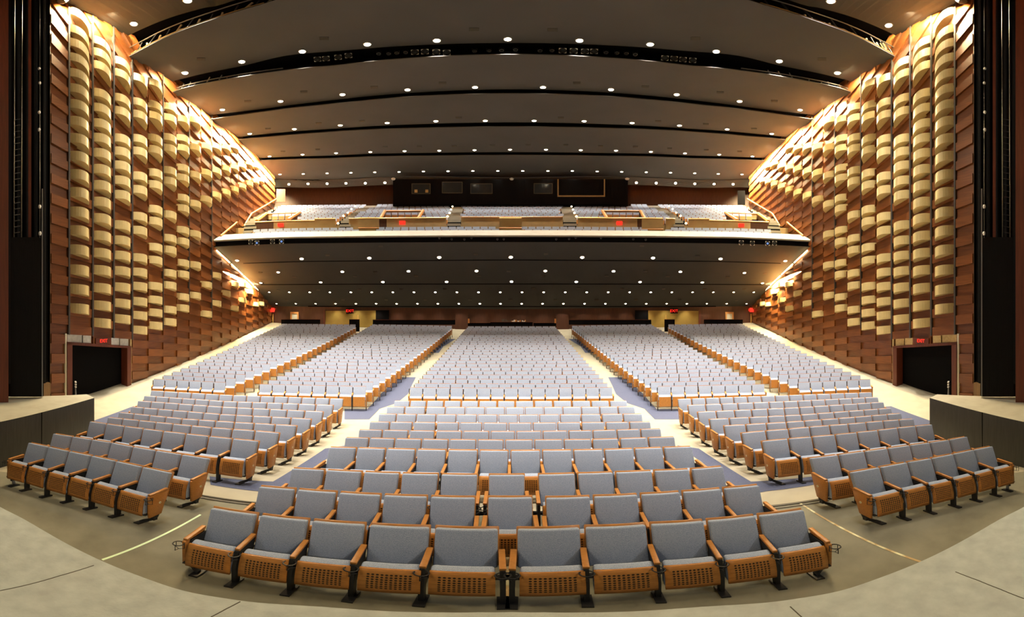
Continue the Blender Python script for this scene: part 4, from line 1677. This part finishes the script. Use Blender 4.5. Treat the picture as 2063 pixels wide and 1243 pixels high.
# little glowing lamps on the stair ends
for sgn, sd in ((0, 'left'), (1, 'right')):
    f = (lambda x: x) if not sgn else (lambda x: 2063 - x)
    for nm, pts_ in (('outer', ((715.3, 415.5), (708, 421), (700.7, 428.5), (692, 435), (681, 450))), ('inner', ((911, 409), (911.6, 416), (908.7, 422), (905.8, 429), (901.8, 436)))):
        for i, (x, y) in enumerate(pts_):
            off = T0 + (TP * NT) * (436 - min(y, 436)) / 30
            p = at_r(f(x), y, off_px(f(x), off))
            mb = MB()
            mb.lathe([(.0, -.09), (.07, -.06), (.09, 0), (.07, .06), (0, .09)], M['steplight'], 10)
            mb.lathe([(.02, -.5), (.02, -.08)], M['brass'], 6)
            o = mb.build('aisle_lamp')
            o.location = p
            tag(o, 'small glowing stair lamp, %s from the top of the %s balcony stair, %s half' % (ORD[i + 1], nm, sd), 'lamp', 'stair lamps in the balcony')

# red exit signs in the balcony entrances
for x, y, w in ((565.4, 453, 'far left'), (810.5, 448.5, 'left middle'), (1248, 449.4, 'right middle'), (1493.6, 453.7, 'far right')):
    p = at_r(x, y, off_px(x, 3.05))
    exit_sign(p, -Vector((p.x, p.y, 0)), .17, 'small red EXIT sign on the %s panel of the balcony parapet' % w, M['red'], .42)

# control booth in the middle of the balcony's rear wall
bt = thing('control_booth', 'long black control booth with dark windows above the last balcony rows', 'booth', at_r(1028, 411, 30.3))
loc = bt.location


def local(mb):
    mb.v = [tuple(Vector(v) - loc) for v in mb.v]
    return mb


def booth_pt(x, y, o=0.0):
    return at_r(x, y, 30.6 - o)


mb = MB()
xs = [792 + (1265 - 792) * i / 16 for i in range(17)]
zt, zb = at_r(1031, 361, 30.6).z, at_r(1031, 412, 30.6).z
fb = [[Vector((p.x, p.y, z)) for p in (at_r(x, 400, r) for x in xs)] for r, z in ((30.6, zb), (30.6, zt), (33.0, zt), (33.0, zb))]
for i in range(4):
    mb.strip(fb[i], fb[(i + 1) % 4], M['void'])
mb.add([f[0] for f in fb] + [f[-1] for f in fb], [(0, 1, 2, 3), (4, 5, 6, 7)], M['void'])
local(mb).build('booth_wall', bt)


def booth_rect(x0, x1, y0, y1, m, o, t=.08):
    mb = MB()
    n = max(1, int((x1 - x0) / 12))
    for i in range(n):
        xa, xb = x0 + (x1 - x0) * i / n, x0 + (x1 - x0) * (i + 1) / n
        f = [booth_pt(xa, y1, o), booth_pt(xb, y1, o), booth_pt(xb, y0, o), booth_pt(xa, y0, o)]
        b = [booth_pt(xa, y1, o - t), booth_pt(xb, y1, o - t), booth_pt(xb, y0, o - t), booth_pt(xa, y0, o - t)]
        mb.hexa(f + b, m)
    return mb


for x0, x1, y0, y1 in ((830.5, 866, 371, 389.5), (891.5, 930.5, 367.5, 388), (949, 991, 371, 389), (1076.5, 1112, 370.5, 389)):
    w = MB()
    for a, b, c, d in ((x0 - 1.3, x1 + 1.3, y0 - 1.3, y0), (x0 - 1.3, x1 + 1.3, y1, y1 + 1.3), (x0 - 1.3, x0, y0, y1), (x1, x1 + 1.3, y0, y1)):
        k = booth_rect(a, b, c, d, M['seam'], .10)
        w.add([Vector(v) for v in k.v], k.f, M['seam'])
    fr = local(w).build('window_frame', bt)
    g = local(booth_rect(x0, x1, y0, y1, M['glass'], .05, .03)).build('pane', fr)
w = MB()
for a, b, c, d in ((1123, 1125.5, 361, 396), (1216.5, 1219, 361, 396), (1123, 1219, 393.5, 396.5)):
    k = booth_rect(a, b, c, d, M['tan'], .12)
    w.add([Vector(v) for v in k.v], k.f, M['tan'])
local(w).build('timber_frame', bt)
for x in (838, 860):  # small panels in raw board colour over the first window
    k = booth_rect(x - 3, x + 3, 382, 388, M['oldply'], .08, .02)
    local(k).build('board_panel', bt)
for x, n in ((792.5, 'left corner'), (1031, 'middle'), (1263.5, 'right corner')):
    mb = MB()
    mb.lathe([(0, -.09), (.16, -.06), (.22, .06), (.14, .12)], M['pale'], 14)
    o = mb.build('dome_camera')
    o.location = booth_pt(x, 361, .2)
    tag(o, 'small pale dome on the top edge of the control booth, %s' % n, 'dome', 'domes on the booth edge')

# door in the rear wall of the balcony
mb = MB()
slab_px(mb, 557, 575, 381, 407, 31.6, M['redwood'], .1)
struct(mb.build('door_3'))
mb = MB()
slab_px(mb, 1486, 1501, 384, 412, 31.2, M['void'], .1)
struct(mb.build('door_4'))

# hand rails fixed to the side walls beside the balcony
for side, nm in ((-1, 'left'), (1, 'right')):
    for pts_, what in (([(553, 401), (528, 416), (502, 431), (494, 444), (487, 456)], 'long bent wooden hand rail beside the upper balcony stairs'), ([(439, 476), (472, 449)], 'short wooden hand rail near the balcony front')):
        mb = MB()
        P = [wallp(x, y, .22, side) for x, y in pts_]
        mb.tube(P, .07, M['orail'], 8)
        for q in (P[0].lerp(P[-1], .02), P[len(P) // 2], P[-1]):
            n = Vector((WN.x * (-side), WN.y, 0))
            mb.tube([q, q - n * .22], .03, M['brass'], 6)
        tag(mb.build('hand_rail'), '%s on the %s wall' % (what, nm), 'hand rail', 'hand rails on the side walls')

# lights clamped to the balcony front
def aim_frame(p, toward):
    z = (Vector(toward) - p).normalized()
    x = Vector((0, 0, 1)).cross(z).normalized()
    y = z.cross(x)
    return Matrix.Translation(p) @ Matrix((x, y, z)).transposed().to_4x4()


def stage_light(x, y, r, size, label, group, square=True, blue=False):
    p = at_r(x, y, r)
    t = thing('stage_light', label, 'stage light', p, 0, group)
    t.matrix_world = aim_frame(p, (0, -4, 4))
    s = size
    b = MB()
    b.lathe([(s * .40, -s * 1.6), (s * .48, -s * 1.2), (s * .48, -.02), (s * .42, 0)], M['black'], 14)
    b.build('housing', t)
    k = MB()
    k.lathe([(s * .40, -.01), (s * .30, .02), (0, .035)], M['bluegel'] if blue else M['glass'], 14)
    k.build('lens', t)
    if square:
        f = MB()
        f.box((0, 0, -.02), (s * 1.3, s * 1.3, .02), M['pale'])
        c = MB()
        c.lathe([(s * .68, -.005), (s * .60, .012), (0, .012)], M['black'], 16)
        c.build('snoot', t)
        f.build('colour_frame', t)
    else:
        f = MB()
        f.tube([Vector((s * .45 * math.cos(a), s * .45 * math.sin(a), .01)) for a in [2 * math.pi * i / 14 for i in range(14)]], s * .05, M['grey'], 5, True)
        f.build('bezel', t)
    yk = MB()
    yk.tube([(-s * .55, 0, -s * .6), (-s * .55, s * .9, -s * .6), (s * .55, s * .9, -s * .6), (s * .55, 0, -s * .6)], s * .05, M['black'], 5)
    yk.build('yoke', t)
    return t


for i, (x, y, b) in enumerate(((505, 487.5, 0), (517.5, 489.5, 1), (549, 486.5, 0), (567, 486.5, 1))):
    stage_light(x, y, off_px(x, .05), .22, 'square stage light under the balcony front at left, %s from the wall' % ORD[i + 1], 'lights on the balcony front', True, b == 1)
for i, (x, y, b) in enumerate(((1560.5, 490, 0), (1546.5, 490.5, 1), (1516, 490, 0), (1493.5, 489, 0))):
    stage_light(x, y, off_px(x, .05), .22, 'square stage light under the balcony front at right, %s from the wall' % ORD[i + 1], 'lights on the balcony front', True, b == 1)
for i, (x, y) in enumerate(((885, 479.5), (910, 482), (935.5, 482.5), (949.7, 479.4), (1002, 482), (1015, 482), (1120.7, 482), (1146.6, 481.5), (1160, 479), (1211, 479.5), (1276, 482), (1301, 483))):
    stage_light(x, y, off_px(x, .12), .12, 'small round lamp in the dark band of the balcony front, %s from the left' % ORD[i + 1], 'small lamps in the balcony front', False)

# equipment in the ceiling slots
def slot_r(edge, x, add):
    th = (x - CX) / FPX
    for a, b in zip(edges[edge], edges[edge][1:]):
        t0, t1 = math.atan2(a.x, a.y), math.atan2(b.x, b.y)
        if min(t0, t1) <= th <= max(t0, t1):
            q = a.lerp(b, (th - t0) / (t1 - t0))
            return math.hypot(q.x, q.y) + add
    return math.hypot(edges[edge][0].x, edges[edge][0].y) + add


SQ = [(639.6, 119.5), (656.6, 118), (681, 115.4), (702, 112), (835.7, 105), (856, 104), (879, 105), (900, 106), (1133.6, 102), (1155.7, 102.5), (1178.5, 103.5), (1197, 103.5), (1339.6, 117), (1358, 118), (1376, 120), (1395.6, 121.5)]
for i, (x, y) in enumerate(SQ):
    stage_light(x, y, slot_r('c_near', x, .25), .26, 'square-framed stage light in the second ceiling slot, %s from the left' % ORD[i + 1], 'square stage lights in the ceiling slot', True)
RD = [(763, 108.5), (783, 108.5), (799.5, 107), (817, 106), (956, 103), (985, 102.5), (1010.5, 102), (1038.6, 100.5), (1088, 102.5), (1112, 102), (1221, 106), (1243, 107), (1262, 108), (1280, 110)]
for i, (x, y) in enumerate(RD):
    stage_light(x, y, slot_r('c_near', x, .3), .20, 'small round stage light in the second ceiling slot, %s from the left' % ORD[i + 1], 'round stage lights in the ceiling slot', False)

for side, nm in ((-1, 'left'), (1, 'right')):
    S = lambda v: Vector((v.x * -side, v.y, v.z))
    # tan catwalk seen through the first slot
    t = thing('catwalk', 'tan lighting catwalk with pipes in the first ceiling slot at the %s' % nm, 'catwalk', S(at_z(339, 60, 20.2)))
    o = t.location
    E1 = [push(p, .45) for p in edges['b_near']][:22]
    b = MB()
    A = [S(Vector((p.x, p.y, 19.8))) - o for p in E1]
    B = [S(Vector((p.x, p.y, 20.45 + .12 * math.sin(i * 1.7)))) - o for i, p in enumerate(E1)]
    b.strip(A, B, M['concrete'])
    b.strip(B, [q + Vector((0, .3, 0)) for q in B], M['concrete'])
    b.build('walkway_beam', t)
    b = MB()
    E2 = [push(p, .15) for p in edges['b_near']][:22]
    b.tube([S(Vector((p.x, p.y, 19.95))) - o for p in E2], .05, M['oldply'], 6)
    b.tube([S(Vector((p.x, p.y, 20.75))) - o for p in E2], .04, M['grey'], 6)
    b.build('pipe', t)
    random.seed(3)
    for i in range(1, 21, 2):
        p = S(Vector((E1[i].x, E1[i].y, 20.0))) - o
        for q0, q1, rr, mm in ((Vector((0, -.25, -.1)), Vector((random.uniform(-.3, .3), .1, 1.3)), .03, 'black'), (Vector((random.uniform(-.2, .2), .2, .5)), Vector((random.uniform(-.6, .6), .3, 1.2)), .05, 'concrete')):
            b = MB()
            b.tube([p + q0, p + q1], rr, M[mm], 5)
            b.build('strut', t)
    # pipes and hangers in the second slot near the wall
    t = thing('lighting_pipe', 'dark pipes with orange-red edge in the second ceiling slot at the %s' % nm, 'pipe', S(at_z(400, 160, 19.0)))
    o = t.location
    E3 = [push(p, .12) for p in edges['c_near']][2:20]
    b = MB()
    b.tube([S(Vector((p.x, p.y, 18.62))) - o for p in E3], .05, M['redwood'], 6)
    b.build('red_pipe', t)
    b = MB()
    b.tube([S(Vector((p.x, p.y, 19.15))) - o for p in [push(q, .4) for q in edges['c_near']][3:17]], .045, M['grey'], 6)
    b.build('grey_pipe', t)
    for i in range(4, 14):
        p = S(push(edges['c_near'][i], .6)) - o
        b = MB()
        b.tube([p + Vector((0, 0, .1)), p + Vector((random.uniform(-.4, .4), .2, 1.1))], .035, M['concrete' if i % 3 == 0 else 'grey'], 5)
        b.build('hanger', t)

# ------------------------------------------------------------------ rear of the stalls
def rear_slab(name, x0, x1, y0, y1, m, d=.05, th=.1, kind=True):
    mb = MB()
    slab_px(mb, x0, x1, y0, y1, rear_at(x0) - d - th, m, th, rear_at(x1) - d - th)
    o = mb.build(name)
    return struct(o) if kind else o


for sgn, nm in ((0, 'left'), (1, 'right')):
    mx = (lambda a, b: (a, b)) if not sgn else (lambda a, b: (2063 - b, 2063 - a))
    f = (lambda x: x) if not sgn else (lambda x: 2063 - x)
    rear_slab('wall_gold_recess', *mx(655, 757), 626, 694, M['goldwall'])
    rear_slab('trim_rear', *mx(651.5, 655), 625, 690, M['redwood'], .05, .2)
    rear_slab('trim_rear', *mx(720.6, 721.6), 634, 650, M['brass'], .16, .04)
    rear_slab('wall_rear_black', *mx(757, 783.5), 625, 665, M['void'])
    x = f(705)
    p = at_r(x, 626.5, rear_at(x) - .25)
    exit_sign(p, -Vector((p.x, p.y, 0)), .26, 'glowing red EXIT sign over the gold recess at the rear %s of the stalls' % nm, M['void'], .7)
    x = f(548.5)
    p = at_r(x, 624.5, rear_at(x) - .35)
    exit_sign(p, -Vector((p.x, p.y, 0)), .24, 'small red EXIT sign at the end of the %s side wall under the balcony' % nm, M['red'], .40)
    rear_slab('trim_rear', *mx(548.8, 550.6), 632, 662, M['brass'], .1, .05)
    # framed doorway with a pale window
    t = thing('framed_door', 'small wooden framed doorway with a pale window in the rear %s wall' % nm, 'door frame', at_r(f(593), 650, rear_at(f(593)) - .1))
    o = t.location
    b = MB()
    for a, c, d, e in ((584.8, 587.6, 628.5, 655), (598.6, 601.4, 628.5, 655), (584.8, 601.4, 628.5, 632)):
        q = MB()
        slab_px(q, *mx(a, c), d, e, rear_at(mx(a, c)[0]) - .2, M['orail'], .1, rear_at(mx(a, c)[1]) - .2)
        b.add([Vector(v) - o for v in q.v], q.f, M['orail'])
    b.build('door_frame', t)
    b = MB()
    slab_px(b, *mx(587.6, 598.6), 632, 645, rear_at(mx(587.6, 598.6)[0]) - .14, M['paper'], .05, rear_at(mx(587.6, 598.6)[1]) - .14)
    b.v = [tuple(Vector(v) - o) for v in b.v]
    b.build('pane', t)
    # low black walls behind the last rows
    def low_wall(x0, x1, y0, y1, r, m=M['void'], cap=M['redwood']):
        b = MB()
        slab_px(b, *mx(x0, x1), y0, y1, r, m, .18)
        slab_px(b, *mx(x0, x1), y0 - .7, y0, r - .04, cap, .30)
        struct(b.build('wall_low'))
    low_wall(566.5, 645, 643.8, 653, 26.0)
    low_wall(751, 917, 644.5, 654, 25.2)
    low_wall(703.5, 724.5, 643.8, 668, 25.6)
    low_wall(942.5, 988, 650.5, 660, 24.7)
    b = MB()
    slab_px(b, *mx(942.6, 946), 642, 651, 24.6, M['orail'], .25)
    struct(b.build('trim_rear'))
    rear_slab('wall_rear_panel', *mx(917, 943), 632, 669, M['rearwood'], .02, .08)

# mixing position
t = thing('mixing_desk', 'black mixing desk cluttered with equipment behind the centre block', 'desk', at_r(1031, 656, 24.2))
o = t.location
b = MB()
slab_px(b, 988, 1073, 649, 659.5, 24.2, M['void'], 1.2)
slab_px(b, 988, 1073, 648.2, 649, 24.15, M['redwood'], .3)
b.v = [tuple(Vector(v) - o) for v in b.v]
b.build('desk_front', t)
random.seed(5)
for i in range(16):
    x = 1012 + 46 * i / 15 + random.uniform(-1, 1)
    h = random.uniform(1.5, 6) if i < 6 else random.uniform(1.5, 4)
    b = MB()
    slab_px(b, x - 1.2, x + random.uniform(.8, 2.2), 648.2 - h, 648.4, 24.6 + random.uniform(0, .5), M['seam'] if i < 6 else (M['pale'] if i % 3 else M['orail']), .15)
    b.v = [tuple(Vector(v) - o) for v in b.v]
    b.build('control_unit', t)

# ------------------------------------------------------------------ masking at both sides of the stage opening
for side, nm in ((-1, 'left'), (1, 'right')):
    mx = (lambda a, b: (a, b)) if side < 0 else (lambda a, b: (2063 - b, 2063 - a))
    f = (lambda x: x) if side < 0 else (lambda x: 2063 - x)
    t = thing('masking_flat', 'tall plain black masking flat standing on the %s side stage' % nm, 'stage flat', at_r(f(52), 801, 8.95))
    o = t.location
    b = MB()
    slab_px(b, *mx(21, 84), 478, 799.2, 8.95, M['drape'], .08)
    b.v = [tuple(Vector(v) - o) for v in b.v]
    b.build('canvas', t)
    b = MB()
    slab_px(b, *mx(84, 86.5), 380, 799.2, 8.93, M['grey'], .1)
    b.v = [tuple(Vector(v) - o) for v in b.v]
    b.build('edge_batten', t)
    b = MB()
    slab_px(b, *mx(-70, 17), -120, 812, 8.45, M['redwood'], .25)
    struct(b.build('wall_return_' + nm))
    # black drape behind
    dr = MB()
    P0, P1 = at_r(f(101), 644, 11.2), at_r(f(-120), 644, 11.2)
    n = 60
    A, B = [], []
    for i in range(n + 1):
        q = P0.lerp(P1, i / n)
        k = 1 + .012 * math.sin(i * 1.3)
        A.append(Vector((q.x * k, q.y, 1.15)))
        B.append(Vector((q.x * k, q.y, 26)))
    dr.strip(A, B, M['drape'])
    tag(dr.build('black_drape', fix=False), 'full-height black drape closing the %s wing behind the flat' % nm, 'drape', None)
    # upright timber and ladder truss above the flat
    b = MB()
    slab_px(b, *mx(57, 63), -160, 800, 9.6, M['redwood'], .12)
    tag(b.build('timber_upright'), 'thin brown upright timber above the black flat at the %s of the stage' % nm, 'post')
    t = thing('ladder_truss', 'dark metal ladder truss above the black flat at the %s of the stage' % nm, 'truss', at_r(f(34), 479, 9.7))
    o = t.location
    b = MB()
    for x in (27, 42):
        b.tube([at_r(f(x), 800, 9.7) - o, at_r(f(x + 4), -130, 9.7) - o], .02, M['black'], 6)
    b.build('rail', t)
    b = MB()
    for i in range(20):
        b = MB()
        y = 470 - i * 12
        dx = 4 * (800 - y) / 930
        b.tube([at_r(f(27 + dx), y, 9.7) - o, at_r(f(42 + dx), y - 3, 9.7) - o], .014, M['black'], 5)
        b.build('rung', t)
    t = thing('hanging_cable', 'thin dark cable with tiny pale lamps hanging beside the %s proscenium post' % nm, 'cable', at_r(f(79), 480, 8.85))
    o = t.location
    b = MB()
    b.tube([at_r(f(80), 479, 8.85) - o, Vector((at_r(f(80), 479, 8.85).x, at_r(f(80), 479, 8.85).y, 27.05)) - o], .012, M['black'], 5)
    b.build('cable', t)
    for i, (x, y) in enumerate(((79, 138), (80, 167), (79, 226), (79, 261), (80, 416), (80.5, 470))):
        b = MB()
        b.lathe([(.03, -.06), (.045, 0), (.03, .05), (0, .06)], M['pale'], 10)  # tiny lamps, made as pale bulbs that do not glow
        q = b.build('tiny_lamp', t)
        q.location = at_r(f(x), y, 8.85) - o
    # small spotlight high on the wall
    p = wallp(116, 9, .45, side)
    t = thing('wall_spotlight', 'small dark spotlight on a bracket high on the %s wall next to the stage' % nm, 'spotlight', p)
    b = MB()
    b.lathe([(.13, -.3), (.2, -.05), (.2, .25), (.16, .28)], M['black'], 14, Matrix.Rotation(math.radians(155), 4, 'X'))
    b.build('housing', t)
    b = MB()
    n = Vector((WN.x * (-side), WN.y, 0))
    b.tube([(0, 0, .1), tuple(-n * .42 + Vector((0, 0, .3)))], .04, M['black'], 6)
    b.build('bracket', t)
